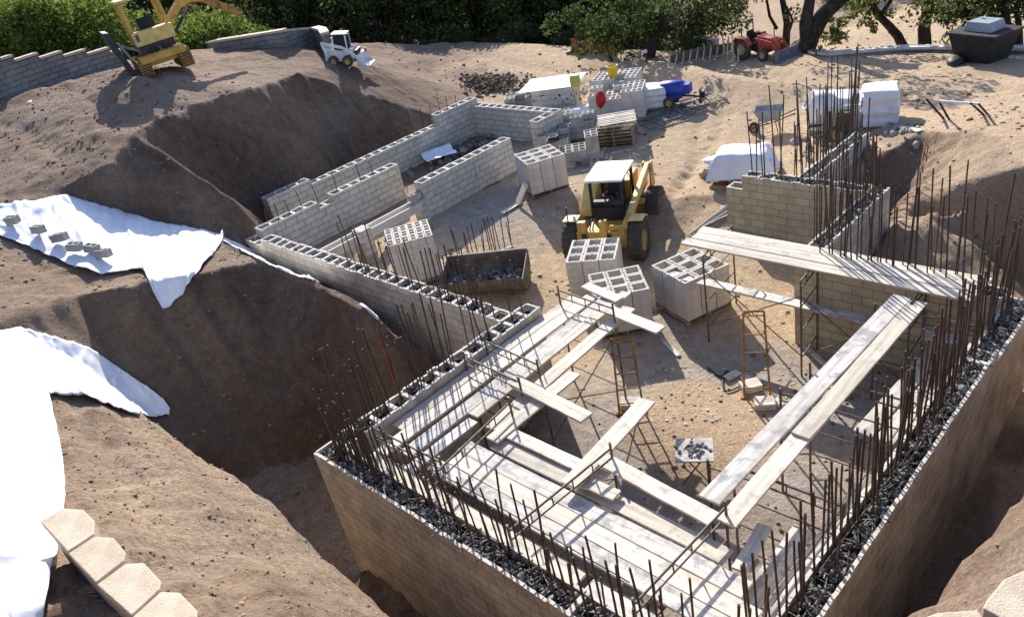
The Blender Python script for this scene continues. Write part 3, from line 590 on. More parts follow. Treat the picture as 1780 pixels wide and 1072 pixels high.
frame('scaffold frame with a ladder rail at the far end of the left walkway', (.50, 5.93), (2.0, 5.84), .16, FB)
frame('scaffold frame with a ladder rail halfway along the left walkway', (.47, 3.78), (1.95, 3.68), .16, FB)
frame('scaffold frame just in front of the one halfway along the left walkway', (.47, 3.22), (2.0, 3.14), .14, FB)
frame('scaffold frame at the near end of the left walkway by the corner bars', (.5, .95), (2.25, 1.0), .05, FB)
frame('scaffold frame lying across the front walkway nearest the left corner', (2.52, .48), (2.28, 2.6), .16, FB)
frame('scaffold frame across the middle of the front walkway', (4.30, .48), (4.46, 2.56), .16, FB)
frame('scaffold frame across the right part of the front walkway', (6.40, .48), (6.48, 2.42), .16, FB)
frame('scaffold frame under the right-hand walkway at its near end', (6.0, 3.4), (7.62, 3.45), -.09, FB, post_up=.1)
frame('scaffold frame under the right-hand walkway at its middle', (5.95, 5.9), (7.6, 5.95), -.09, FB, post_up=.25)
frame('scaffold frame under the right-hand walkway at its far end', (6.0, 8.3), (7.62, 8.35), -.08, FB, post_up=.05)
frame('dark scaffold frame under the left end of the raised back walkway', (2.30, 8.55), (2.12, 10.05), .035, FB, post_up=.0)
frame('dark scaffold frame under the middle of the raised back walkway', (4.55, 8.40), (4.45, 9.30), .035, FB, post_up=.0)
frame('dark scaffold frame under the right end of the raised back walkway', (6.55, 8.45), (6.50, 9.30), .035, FB, post_up=.0)
braces('crossed braces between the two dark frames of the back walkway', (2.30, 8.55, -.3), (4.55, 8.4, -1.7), (2.3, 8.55, -1.7), (4.55, 8.4, -.3))
braces('crossed braces under the right half of the back walkway', (4.55, 8.4, -.3), (6.55, 8.45, -1.7), (4.55, 8.4, -1.7), (6.55, 8.45, -.3))
braces('crossed braces hanging in the dark corner of the left walkway', (2.0, 3.14, -.4), (2.0, 5.84, -1.8), (2.0, 3.14, -1.8), (2.0, 5.84, -.4))
braces('crossed braces behind the inner edge of the front walkway', (2.28, 2.5, -.4), (4.46, 2.5, -1.8), (2.28, 2.5, -1.8), (4.46, 2.5, -.4))
# narrow yellow frames standing on the floor
def yframe(label, base, yaw, H=1.75, w=.62, lean=0):
    root = thing('yellow_frame', label, 'scaffold', base, group='yellow scaffold frames on the floor', rot=(lean, 0, yaw))
    for x in (-w / 2, w / 2): MB().tube([(x, 0, 0), (x * .75, 0, H)], .021, 8).build('post', MAT['yellow_rust'], root)
    for k in range(5): z = .2 + k * (H - .3) / 4; MB().tube([(-w / 2 * (1 - .25 * z / H), 0, z), (w / 2 * (1 - .25 * z / H), 0, z)], .014, 6).build('rung', MAT['yellow_rust'], root)
    MB().tube([(-w * .36, .0, H), (w * .36, 0, H)], .026, 8).build('top_bar', MAT['yellow_rust'], root)
    for x in (-w / 2, w / 2): MB().bx(x - .07, x + .07, -.07, .07, -.02, .015).build('foot_plate', MAT['yellow_rust'], root)
    return root
a = G(1098, 716); yframe('rusty yellow frame leaning under the left walkway end, above a pale plank', a + Vector((0, 0, .02)), R(38), 1.75, .5, lean=R(-3))
a = G(1300, 690); yframe('rusty yellow frame standing between the two walkways on the right', a + Vector((.15, .1, .02)), R(32), 2.0, .5)
def blockpad(label, px, py, rz, d=(.4, .3, .14)):
    g = G(px, py); o = MB().box((0, 0, d[2] / 2), d).build('wood_block', MAT['plank'], bevel=.008); o.location = g; o.rotation_euler = (0, 0, rz); tag(o, label, 'block')
blockpad('pale wooden block under the foot of the left yellow frame', 1096, 706, .5)
blockpad('pale timber pad under the right yellow frame', 1305, 675, .9)
blockpad('pale timber pad by the right walkway, beside the timber pad under the frame', 1330, 705, .6)
# mortar board on its stand
g = P(1207, 782, -1.62); gz = ground(g.x, g.y)
root = thing('mortar_board', 'square white mortar board with grey mortar on the dirt floor', 'mortar board', (g.x, g.y, gz), R(33))
H = -1.62 - gz
MB().box((0, 0, H), (.66, .62, .03)).build('board', MAT['plank_grey'], root, bevel=.005)
for s in ((-1, -1), (1, -1), (-1, 1), (1, 1)): MB().tube([(s[0] * .25, s[1] * .25, 0), (-s[0] * .12, s[1] * .25, H - .017)], .014, 6).build('stand_leg', MAT['steel_pole'], root)
mb = MB(); rr = random.Random(4)
for _ in range(70): x, y = rr.gauss(0, .11), rr.gauss(0, .1); r = rr.uniform(.015, .05); mb.lump((x, y, H + .012 + r * .3), (r, r, r * .6), 3, .3, rng=rr)
o = mb.build('mortar_heap', MAT['mortar']); o.location = root.location; o.rotation_euler = root.rotation_euler; tag(o, 'lumpy grey mortar heaped in the middle of the mortar board', 'mortar')
# short standing post with a bracket beside the right walkway
g = P(1233, 835, -.35)
root = thing('bracket_post', 'rusty post with a side bracket beside the near end of the right walkway', 'post', (g.x, g.y, FB))
MB().tube([(0, 0, 0), (0, 0, 2.25)], .022, 8).build('post', MAT['rebar_rust'], root); MB().tube([(0, 0, 2.12), (.42, .05, 2.1)], .015, 6).build('bracket', MAT['steel_pole'], root); MB().tube([(.42, .05, 2.1), (.42, .05, 1.95)], .012, 6).build('bracket_tip', MAT['steel_pole'], root)
g = P(1357, 700, -.3)
root = thing('bracket_post', 'dark post with two side brackets on the inner side of the right walkway', 'post', (g.x, g.y, FB))
MB().tube([(0, 0, 0), (0, 0, 2.2)], .022, 8).build('post', MAT['steel_pole'], root)
for z in (2.1, 1.95): MB().tube([(0, 0, z), (.45, .1, z - .03)], .015, 6).build('bracket', MAT['steel_pole'], root)

# ================================================================ concrete blocks
def block_mesh(lx, ly, h, t, cells=1, low=.05):
    mb = MB(); mb.bx(-lx / 2, lx / 2, -ly / 2, -ly / 2 + t, 0, h); mb.bx(-lx / 2, lx / 2, ly / 2 - t, ly / 2, 0, h)
    n_ = cells + 1
    for k in range(n_):
        x = -lx / 2 + t / 2 + (lx - t) * k / (n_ - 1); lo_, hi_ = x - t / 2 + .0005, x + t / 2 - .0005
        if low:
            mb.bx(lo_, hi_, -ly / 2 + t, -ly / 2 + t + .07, 0, h - low * .6); mb.bx(lo_, hi_, ly / 2 - t - .07, ly / 2 - t, 0, h - low * .6); mb.bx(lo_, hi_, -ly / 2 + t + .07, ly / 2 - t - .07, 0, h - low * 1.6)
            mb.lump((x, 0, h - low - .012), (.05, .05, .03), 0, .2, 1)
        else: mb.bx(lo_, hi_, -ly / 2 + t, ly / 2 - t, 0, h - .002)
    return mb
def proto(mb, mname):
    o = mb.build('concrete_block', MAT[mname]); d = o.data; bpy.data.objects.remove(o); return d
BIG = proto(block_mesh(.402, .402, .198, .05, 1, .006), 'block_new'); SMALL = proto(block_mesh(.395, .195, .195, .035, 2, 0), 'block_new'); OLD = proto(block_mesh(.395, .198, .195, .036, 2, 0), 'block_old')
def block(mesh, loc, rot, label, group):
    o = bpy.data.objects.new('concrete_block', mesh); COL.objects.link(o); o.location = loc; o.rotation_euler = rot; return tag(o, label, 'block', group)
def wood_pallet(label, loc, rz, lx=1.2, ly=1.2, group=None, rot=None, m_='wood_pallet'):
    root = thing('wooden_pallet', label, 'pallet', loc, rz, group, rot)
    for k in range(7): y = -ly / 2 + .05 + (ly - .1) * k / 6; MB().bx(-lx / 2, lx / 2, y - .045, y + .045, .1, .118).build('top_board', MAT[m_], root)
    for k in (-1, 0, 1): MB().bx(k * (lx / 2 - .03) - .02, k * (lx / 2 - .03) + .02, -ly / 2, ly / 2, .019, .099).build('stringer', MAT[m_], root)
    for k in (-1, 0, 1): y = k * (ly / 2 - .06); MB().bx(-lx / 2, lx / 2, y - .045, y + .045, 0, .018).build('bottom_board', MAT[m_], root)
    return root
def stack(mesh, c, yaw, nx_, ny_, nz_, sx, sy, label, group, plabel, rot=None, pal=True):
    z0 = ground(c[0], c[1]); E_ = rot or (0, 0, yaw); Mx = Euler(E_).to_matrix()
    base = Vector((c[0], c[1], z0)); h = 0
    if pal: wood_pallet(plabel, base, yaw, nx_ * sx, ny_ * sy, 'wooden pallets under the block stacks', E_); h = .119
    for k in range(nz_):
        for i in range(nx_):
            for j in range(ny_):
                if 0 < i < nx_ - 1 and 0 < j < ny_ - 1 and k < nz_ - 1: continue
                q = Vector(((i - (nx_ - 1) / 2) * sx + random.uniform(-.004, .004), (j - (ny_ - 1) / 2) * sy + random.uniform(-.004, .004), h + k * .2))
                block(mesh, base + Mx @ q, E_, label, group)
def yaw_of(a, b): return math.atan2(b[1] - a[1], b[0] - a[0])
def stack_px(mesh, corners, ztop, nx_, ny_, nz_, sx, sy, *a, **k):
    q = [P(x, y, ztop) for x, y in corners]; c = sum(q, Vector()) / 4; stack(mesh, c, yaw_of(q[0], q[1]), nx_, ny_, nz_, sx, sy, *a, **k)
stack_px(BIG, [(1010, 483), (1112, 463), (1137, 505), (1040, 530)], -1.07, 3, 3, 5, .42, .42, 'big open-celled block in the stack beside the left walkway tip', 'blocks in the near stack', 'pallet under the near block stack by the walkway tip')
stack_px(BIG, [(1122, 476), (1212, 437), (1278, 460), (1187, 520)], -1.05, 3, 3, 5, .425, .43, 'big open-celled block in the stack under the blue-shaded plank', 'blocks in the stack under the low plank', 'pallet under the block stack carrying the low plank')
stack_px(BIG, [(974, 466), (989, 421), (1083, 419), (1086, 470)], -1.05, 3, 3, 5, .42, .42, 'big open-celled block in the stack in front of the yellow machine', 'blocks in front of the yellow machine', 'pallet under the block stack in front of the yellow machine')
stack_px(BIG, [(893, 268), (957, 249), (981, 267), (914, 289)], -.12, 3, 3, 5, .42, .42, 'big open-celled block in the lone stack with a board leaning on it', 'blocks in the lone stack by the wing', 'pallet under the lone block stack by the wing wall')
stack_px(SMALL, [(672, 420), (667, 395), (740, 373), (749, 405)], -.02, 3, 6, 6, .405, .205, 'small two-celled block in the stack by the dark steel bucket', 'small blocks in the stack by the bucket', 'pallet under the small-block stack by the dark bucket')
# board leaning against the lone stack
a = G(900, 357); b = P(914, 318, -.75)
plank('pale board leaning against the lone block stack by the wing', a + Vector((0, 0, .05)), b, w=.33, t=.05, group='loose boards')
# loose blocks
for px, py, rz, lab in ((752, 362, .5, 'block standing on end by the pier, left one of two'), (776, 349, .6, 'block standing on end beside another against the wing wall, right one of two')):
    block(OLD, G(px, py) + Vector((0, 0, .2)), (0, R(90), rz), lab, 'loose blocks by the wing')
block(OLD, (-8.35, 9.2, -.48), (0, 0, 1.5), 'pale block set upright on the last pier of the low wall', 'loose blocks by the wing')
# tall thin rod leaning on the inner wing wall and its fallen twin
a = G(828, 335); MBo = MB().tube([(0, 0, 0), (.05, .1, .6), (.02, .2, 1.25)], .013, 6); o = MBo.build('steel_rod', MAT['rebar_rust']); o.location = a; tag(o, 'single rusty rod standing in the dust beside the inner wing wall', 'steel rod')
a = G(822, 338); b = G(870, 316); mb = MB().tube([a + Vector((0, 0, .03)), (a + b) / 2 + Vector((0, 0, .03)), b + Vector((0, 0, .03))], .018, 6); tag(mb.build('steel_rod', MAT['rebar_rust']), 'rusty rod lying on the dust at the foot of the inner wing wall', 'steel rod')

# ================================================================ plastic sheets
def resample(pl, n_):
    q = [Vector((a[0], a[1])) for a in pl]; d = [0]
    for a, b in zip(q, q[1:]): d.append(d[-1] + (b - a).length)
    out = []
    for k in range(n_):
        s = d[-1] * k / (n_ - 1); i = 0
        while i < len(q) - 2 and d[i + 1] < s: i += 1
        out.append(q[i].lerp(q[i + 1], (s - d[i]) / max(1e-6, d[i + 1] - d[i])))
    return out
def drape(mb, A, B, nu, nv, lift=.05, wr=.03, seed=0, freq=2.2, smooth=3, iron=0):
    a, b = resample(A, nu), resample(B, nu); g = []
    for i in range(nu):
        rowp = []
        for j in range(nv):
            q = a[i].lerp(b[i], j / (nv - 1)); rowp.append(np.array(G(q.x, q.y)))
        g.append(rowp)
    g = np.array(g)
    for _ in range(smooth):
        h = g.copy(); h[1:-1, 1:-1] = (g[:-2, 1:-1] + g[2:, 1:-1] + g[1:-1, :-2] + g[1:-1, 2:] + g[1:-1, 1:-1]) / 5
        h[1:-1, 0] = (g[:-2, 0] + g[2:, 0] + g[1:-1, 0]) / 3; h[1:-1, -1] = (g[:-2, -1] + g[2:, -1] + g[1:-1, -1]) / 3; g = h
    u = np.linspace(0, 1, nu)[:, None] * np.ones((1, nv)); v = np.linspace(0, 1, nv)[None, :] * np.ones((nu, 1))
    w = vnoise(u * 9 * freq + v * 3, v * 1.5 + u * 2, seed) + .6 * vnoise(u * 4 * freq - v * 5, v * 3, seed + 5) + .5 * vnoise(u * 24 * freq, v * 5, seed + 9)
    gz = np.array([[ground(q[0], q[1]) for q in r_] for r_ in g])
    zz = np.maximum(g[:, :, 2], gz)
    for _ in range(iron): q_ = np.pad(zz, 1, mode='edge'); zz = (q_[:-2, 1:-1] + q_[2:, 1:-1] + q_[1:-1, :-2] + q_[1:-1, 2:]) / 4
    g[:, :, 2] = np.maximum(zz + lift, gz + .015) + np.abs(w) * wr * 1.6
    vs = g.reshape(-1, 3).tolist(); fs = [(i * nv + j, (i + 1) * nv + j, (i + 1) * nv + j + 1, i * nv + j + 1) for i in range(nu - 1) for j in range(nv - 1)]
    mb.add(vs, fs, True)
def sheet(name, mb, label):
    o = mb.build(name, MAT['tarp']); s = o.modifiers.new('thick', 'SOLIDIFY'); s.thickness = .012; s.offset = 1; return tag(o, label, 'tarp')
mb = MB()
drape(mb, [(-25, 368), (60, 352), (105, 341), (150, 351), (250, 382), (330, 399), (392, 413)], [(-25, 401), (60, 437), (120, 463), (165, 482), (205, 478), (252, 470), (270, 515), (290, 551), (308, 530), (326, 514), (352, 468), (394, 417)], 120, 50, .05, .09, 3, iron=10)
sheet('white_tarp', mb, 'white plastic sheet over the bench with a corner hanging down, weighted with loose blocks')
mb = MB(); drape(mb, [(388, 414), (440, 437), (500, 466), (566, 490)], [(390, 422), (440, 448), (500, 478), (566, 497)], 60, 8, .05, .03, 5); drape(mb, [(628, 530), (648, 541), (661, 556)], [(626, 533), (644, 546), (658, 560)], 14, 4, .04, .02, 6)
sheet('white_tarp', mb, 'narrow white plastic strip along the brink of the cut beside the pale wall')
mb = MB()
drape(mb, [(40, 576), (95, 591), (150, 607), (200, 638), (250, 672), (288, 700), (299, 716)], [(92, 693), (150, 695), (200, 713), (240, 726), (270, 731), (298, 727)], 70, 30, .09, .06, 8)
drape(mb, [(-30, 588), (-30, 760), (-30, 900), (-30, 1100)], [(40, 576), (70, 640), (92, 693), (114, 790), (123, 870), (113, 960), (97, 1030), (84, 1100)], 60, 30, .10, .03, 9)
sheet('white_tarp', mb, 'big glaring white plastic sheet on the slope in the lower left corner')
for k, (px, py, rz, lab) in enumerate(((31, 399, .4, 'first block from the left on the white sheet, apart from the others'), (75, 416, .3, 'second block from the left on the white sheet'), (112, 430, .7, 'third block from the left on the white sheet'), (139, 446, .5, 'block left of the touching pair on the white sheet'), (168, 449, .4, 'back block of the touching pair on the white sheet'), (188, 458, .45, 'front block of the touching pair on the white sheet'))):
    g = G(px, py); block(OLD, g + Vector((0, 0, .19)), (random.uniform(-.12, .12), random.uniform(-.1, .1), rz), lab, 'loose blocks on the white sheet')

# ================================================================ foreground retaining wall caps
capz = 3.97
caps = [((68, 905), (110, 882), (145, 885), (165, 905), (163, 928), (117, 958)), ((117.5, 961), (163, 931), (197, 933), (219, 960), (216, 974), (166, 1012)), ((167, 1015), (218, 978), (250, 977), (281, 1010), (278, 1024), (228, 1069)), ((229, 1072), (279, 1027), (312, 1028), (345, 1062), (341, 1078), (291, 1130)),
        ((1708, 1056), (1716, 1040), (1744, 1006), (1790, 985), (1840, 1020), (1780, 1095)), ((1585, 1078), (1630, 1063), (1700, 1058), (1712, 1075), (1690, 1130), (1600, 1135))]
labs = ['tan wall cap half hidden by the white sheet in the lower left corner', 'second tan wall cap from the white sheet, rounded front', 'third tan wall cap from the white sheet, rounded front', 'fourth tan wall cap from the white sheet, cut off by the bottom edge', 'tan wall cap at the right edge of the bottom right corner', 'tan wall cap at the bottom edge near the right corner']
rw = tag(thing('retaining_wall', 'tan block retaining wall below the wall caps in the foreground', 'wall', (5.2, -3.7, 3.4)), kind='thing')
for q, lab in zip(caps, labs):
    w = [P(x, y, capz) for x, y in q]; c = sum(w, Vector()) / len(w)
    w2 = [c + (a - c) * .985 for a in w]; n_ = len(w2); sub = []
    for i in range(n_):
        a, b = w2[i], w2[(i + 1) % n_]
        for t in (0, .33, .66): sub.append(a.lerp(b, t))
    mb = MB().prism([a - c - Vector((0, 0, .1)) for a in sub], (0, 0, .1)); o = mb.build('wall_cap', MAT['cap'], bevel=.008); o.location = c; o.rotation_euler = (random.uniform(-.01, .01), random.uniform(-.01, .01), 0); tag(o, lab, 'wall cap', 'tan wall caps in the foreground')
    w3 = [c + (a - c) * .9 for a in w]; mb = MB().prism([a - rw.location + Vector((0, 0, -.6)) for a in w3], (0, 0, .497)); mb.build('wall_block', MAT['cap'], rw)

# ================================================================ upper retaining walls
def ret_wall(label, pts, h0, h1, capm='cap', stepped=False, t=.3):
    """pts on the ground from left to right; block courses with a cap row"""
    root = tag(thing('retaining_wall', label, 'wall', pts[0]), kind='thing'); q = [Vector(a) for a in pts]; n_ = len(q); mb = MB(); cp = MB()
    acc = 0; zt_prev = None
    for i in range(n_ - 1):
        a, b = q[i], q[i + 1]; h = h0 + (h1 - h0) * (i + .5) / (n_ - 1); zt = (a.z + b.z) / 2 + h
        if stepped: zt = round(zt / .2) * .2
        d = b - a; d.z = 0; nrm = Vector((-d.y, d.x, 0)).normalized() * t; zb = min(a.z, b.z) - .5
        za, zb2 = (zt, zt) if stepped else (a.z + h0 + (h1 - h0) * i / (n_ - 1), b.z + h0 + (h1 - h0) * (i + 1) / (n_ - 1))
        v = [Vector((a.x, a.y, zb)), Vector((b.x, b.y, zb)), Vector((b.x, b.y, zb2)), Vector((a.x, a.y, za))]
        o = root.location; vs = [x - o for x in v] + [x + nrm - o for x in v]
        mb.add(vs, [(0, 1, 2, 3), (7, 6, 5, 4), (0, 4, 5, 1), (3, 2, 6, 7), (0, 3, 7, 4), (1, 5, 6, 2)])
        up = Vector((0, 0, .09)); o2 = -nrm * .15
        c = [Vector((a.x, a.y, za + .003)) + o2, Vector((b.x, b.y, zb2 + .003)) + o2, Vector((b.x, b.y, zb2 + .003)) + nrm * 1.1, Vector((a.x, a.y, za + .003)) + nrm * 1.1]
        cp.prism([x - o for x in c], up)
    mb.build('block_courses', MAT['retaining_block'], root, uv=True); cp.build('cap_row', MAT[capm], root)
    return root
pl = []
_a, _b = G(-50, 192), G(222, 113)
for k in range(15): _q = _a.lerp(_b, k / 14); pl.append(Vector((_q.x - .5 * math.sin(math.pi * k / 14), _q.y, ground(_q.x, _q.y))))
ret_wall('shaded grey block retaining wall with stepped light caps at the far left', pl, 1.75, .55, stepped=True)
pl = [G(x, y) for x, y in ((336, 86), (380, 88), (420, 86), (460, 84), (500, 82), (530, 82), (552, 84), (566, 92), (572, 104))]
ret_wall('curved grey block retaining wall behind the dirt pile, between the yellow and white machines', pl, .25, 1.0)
pl = [G(x, y) for x, y in ((1385, 86), (1410, 96), (1440, 100), (1470, 98), (1500, 96), (1530, 94), (1560, 92), (1620, 92), (1680, 94), (1800, 96))]
ret_wall('long low stone kerb wall with light top along the far right terrace', pl, .04, .16, capm='block_new')

# ================================================================ vehicles
def wheel(parent, c, r, w, rimr, axis='y', lugs=18, name='wheel'):
    root = bpy.data.objects.new(name, None); COL.objects.link(root); root.parent = parent; root.location = c; root.empty_display_size = .1
    mb = MB(); h = w / 2; mb.lathe([(rimr, -h * .8), (r * .8, -h), (r * .93, -h * .92), (r * .97, -h * .5), (r * .97, h * .5), (r * .93, h * .92), (r * .8, h), (rimr, h * .8)], axis=axis, n=28)
    for k in range(lugs):
        t = 2 * math.pi * k / lugs
        for s in (-1, 1):
            t2 = t + (math.pi / lugs if s > 0 else 0); e = Vector((math.cos(t2), 0, math.sin(t2))); e3 = Vector((math.cos(t2 + .16), 0, math.sin(t2 + .16)))
            mb.bar(e * (r * .97) + Vector((0, s * .02, 0)), e3 * (r * .95) + Vector((0, s * h * .95, 0)), .045, .05, up=e)
    mb.build('tyre', MAT['rubber'], root)
    mb = MB(); mb.lathe([(.02, h * .55), (rimr * .5, h * .6), (rimr * .55, h * .35), (rimr * .9, h * .3), (rimr * 1.02, h * .82), (rimr * 1.02, -h * .82), (rimr * .9, -h * .3), (.02, -h * .3)], axis=axis, n=24)
    for k in range(6): t = k * math.pi / 3; mb.box((math.cos(t) * rimr * .35, h * .62, math.sin(t) * rimr * .35), (.03, .02, .03))
    mb.build('rim', MAT['rim'], root); return root
# --- rough-terrain forklift facing the camera
a = P(1107, 449, -2.05); yaw = R(-67); fw = Vector((math.cos(yaw), math.sin(yaw), 0)); lf = Vector((-fw.y, fw.x, 0))
c = a - fw * 1.05 - lf * .92; c.z = ground(a.x, a.y)
c += lf * .12
tel = thing('rough_terrain_forklift', 'yellow rough-terrain forklift with an open black cab and white roof, facing the camera', 'forklift', c, yaw)
for x, y in ((1.05, .92), (1.05, -.92), (-1.15, .92), (-1.15, -.92)): wheel(tel, (x, y, .57), .57, .40, .30)
mb = MB(); mb.bx(-1.75, 1.25, -.46, .46, .42, .95); mb.bx(.8, 1.3, -.66, .66, .45, .75); mb.bx(-1.4, -.9, -.66, .66, .45, .75); mb.build('chassis', MAT['yellow'], tel, bevel=.03)
mb = MB(); mb.prism([(-1.75, -.9, .95), (.35, -.9, .95), (.35, -.9, 1.18), (-.5, -.9, 1.75), (-1.75, -.9, 1.75)], (0, .42, 0)); mb.build('engine_hood', MAT['yellow_pale'], tel, bevel=.03)
mb = MB(); mb.prism([(-1.75, -.45, .96), (-.75, -.45, .96), (-.75, -.45, 1.55), (-1.75, -.45, 1.55)], (0, .8, 0)); mb.build('counterweight', MAT['yellow'], tel, bevel=.03)
cab = bpy.data.objects.new('cab', None); COL.objects.link(cab); cab.parent = tel
fl = MB(); fl.bx(-.7, .62, -.44, .46, .96, 1.02); fl.bx(.56, .62, -.44, .46, 1.02, 1.30); fl.build('cab_floor', MAT['steel_dark'], cab)
for x, y in ((.58, -.42), (.58, .44), (-.68, -.42), (-.68, .44)): MB().bar((x, y, 1.02), (x - .08 * (x > 0), y, 2.08), .07, .07).build('cab_post', MAT['black'], cab)
MB().bx(-.8, .66, -.52, .54, 2.08, 2.15).build('roof', MAT['paint_white'], cab, bevel=.03)
MB().bar((-.66, -.42, 1.9), (-.66, .44, 1.9), .05, .05).build('rear_bar', MAT['black'], cab)
mb = MB(); mb.box((-.28, .02, 1.18), (.5, .5, .28)); mb.box((-.5, .02, 1.58), (.14, .5, .62), Euler((0, R(-12), 0)).to_matrix()); mb.build('seat', MAT['black'], cab, bevel=.05)
mb = MB(); mb.bar((.45, .02, 1.1), (.25, .02, 1.55), .05, .05); mb.lathe([(.19, -.012), (.205, 0), (.19, .012), (.175, 0), (.19, -.012)], (.24, .02, 1.57), 'z', 20); mb.build('steering_wheel', MAT['black'], cab)
mb = MB(); mb.bx(.35, .55, -.40, .42, 1.3, 1.48); mb.build('dash', MAT['steel_dark'], cab, bevel=.02)
for y in (.25, .33): MB().tube([(.2, y, 1.2), (.28, y, 1.62)], .012, 6).build('lever', MAT['steel_grey'], cab)
for y in (-.28, .3): MB().lathe([(.001, .0), (.07, .0), (.08, -.05), (.05, -.1)], (-.76 + .12, y, 1.98), 'x', 12).build('work_lamp', MAT['paint_white'], cab)
boom = MB(); boom.bar((-1.75, .66, 1.6), (.75, .66, 1.15), .15, .22); boom.build('boom', MAT['yellow_pale'], tel, bevel=.02)
MB().bar((.7, .66, 1.165), (1.5, .60, .95), .15, .19).build('boom_extension', MAT['yellow'], tel, bevel=.02)
mb = MB(); mb.prism([(-1.9, .52, .95), (-1.35, .52, .95), (-1.6, .52, 1.72), (-1.8, .52, 1.72)], (0, .06, 0)); mb.prism([(-1.9, .74, .95), (-1.35, .74, .95), (-1.6, .74, 1.72), (-1.8, .74, 1.72)], (0, .06, 0)); mb.build('boom_tower', MAT['yellow'], tel, bevel=.02)
fr = MB(); fr.bx(1.3, 1.42, -.70, .72, .72, .98); fr.bx(1.28, 1.45, -.64, -.40, .70, 1.28); fr.bx(1.28, 1.45, -.02, .18, .70, 1.30); fr.bx(1.25, 1.32, .2, .72, .55, 1.12); fr.build('carriage', MAT['yellow'], tel, bevel=.02)
for y in (-.45, .25): mb = MB(); mb.bx(1.46, 2.55, y - .06, y + .06, .17, .22); mb.bx(1.46, 1.52, y - .06, y + .06, .22, .95); mb.build('fork', MAT['steel_dark'], tel)
for y in (.92, -.92): mb = MB(); mb.prism([(.55, y - .2, 1.08), (.8, y - .2, 1.22), (1.2, y - .2, 1.22), (1.2, y - .2, 1.19), (.81, y - .2, 1.19), (.57, y - .2, 1.05)], (0, .4, 0)); mb.build('fender', MAT['yellow_pale'], tel)
MB().tube([(1.45, -.86, 1.2), (1.45, -.86, 1.75)], .02, 8).build('marker_rod', MAT['steel_dark'], tel); MB().tube([(1.1, -.8, 1.2), (1.1, -.8, 1.34)], .045, 10).build('marker_lamp', MAT['paint_white'], tel)
for y in (-.25, .42): MB().tube([(-.9, .66 + .0 * y, .98), (-.3, .66, 1.28)], .05, 8).build('lift_ram', MAT['steel_grey'], tel)
for y in (-.3, -.22, .05): MB().tube([(1.26, y, .8), (1.40, y, 1.05), (1.28, y + .06, 1.3), (.9, y + .1, 1.1)], .018, 6).build('hydraulic_hose', MAT['black'], tel)
for y in (-.56, .5): MB().lathe([(.001, .03), (.06, .03), (.07, 0), (.05, -.05)], (1.33, y, .86), 'x', 12).build('headlamp', MAT['paint_white'], tel)
mb = MB()
for k in range(4): mb.bx(-.1, .3, -.97, -.905, .5 + .0, .53) if k == 0 else mb.bx(-1.5 + .12 * k, -1.45 + .12 * k, -.91, -.902, 1.1, 1.6)
mb.build('grille', MAT['black'], tel)
mb = MB(); mb.bx(.63, .66, -.42, .44, 1.3, 1.36); mb.bar((.62, -.0, 1.36), (.56, -.0, 2.07), .03, .03); mb.build('window_bar', MAT['black'], cab)
MB().tube([(-.2, .48, 1.15), (-.1, .56, 1.9), (-.1, .5, 2.06)], .014, 6).build('mirror_arm', MAT['black'], tel)

# --- tracked loader on the bank seen from the rear
g = G(288, 119); d = g - CAM; yaw = math.atan2(d.y, d.x) + math.pi + .1
doz = thing('tracked_loader', 'yellow tracked machine with a canopy and folded boom, parked atop the bank', 'tracked loader', g + Vector((0, 0, -.05)), yaw, rot=(R(3), R(-1), yaw))
doz.scale = (.84, .84, .84)
for s in (-1, 1):
    root = bpy.data.objects.new('track', None); COL.objects.link(root); root.parent = doz; root.location = (0, s * .85, 0)
    prof = []
    for k in range(13): t = -math.pi / 2 + math.pi * k / 12; prof.append((1.15 + .36 * math.cos(t), 0, .38 + .36 * math.sin(t)))
    for k in range(13): t = math.pi / 2 + math.pi * k / 12; prof.append((-1.15 + .36 * math.cos(t), 0, .38 + .36 * math.sin(t)))
    mb = MB(); mb.prism([Vector((a[0], -.23, a[2])) for a in prof], (0, .46, 0)); mb.build('track_belt', MAT['steel_dark'], root)
    mb = MB()
    for a, b in zip(prof, prof[1:] + prof[:1]):
        a, b = Vector(a), Vector(b); n_ = max(1, int((b - a).length / .17))
        for q in range(n_): c_ = a.lerp(b, (q + .5) / n_); dd = (b - a).normalized(); mb.box(c_, (.05, .5, .09), Matrix((dd, Vector((0, 1, 0)), dd.cross(Vector((0, 1, 0))))).transposed())
    mb.build('grouser', MAT['yellow_rust'], root)
    for k in range(5): MB().lathe([(.02, -.25), (.2, -.25), (.2, .25), (.02, .25)], (-1.1 + .55 * k, 0, .33), 'y', 14).build('roller', MAT['yellow_rust'], root)
mb = MB(); mb.bx(-1.3, 1.25, -.6, .6, .45, .95); mb.bx(1.1, 1.5, -.95, .95, .62, .92); mb.build('undercarriage', MAT['yellow'], doz, bevel=.03)
mb = MB(); mb.bx(-1.5, 1.2, -.72, .72, .97, 1.30); mb.build('engine_deck', MAT['steel_dark'], doz, bevel=.03)
mb = MB(); mb.bx(.55, 1.3, -.8, .86, 1.30, 1.85); mb.build('rear_housing', MAT['yellow_pale'], doz, bevel=.04)
mb = MB(); mb.bx(1.302, 1.32, -.72, -.58, 1.5, 1.78); mb.build('vent_grille', MAT['wood_dark'], doz)
for k in range(5): MB().tube([(1.3, -.4 + .2 * k, 1.12), (1.42, -.38 + .2 * k, 1.1), (1.35, -.35 + .2 * k, .9)], .03, 8).build('hydraulic_hose', MAT['steel_grey' if k == 2 else 'black'], doz)
mb = MB(); mb.bx(-.3, .4, -.35, .35, 1.30, 1.75); mb.bx(.25, .42, -.35, .35, 1.75, 2.3); mb.build('seat', MAT['black'], doz, bevel=.05)
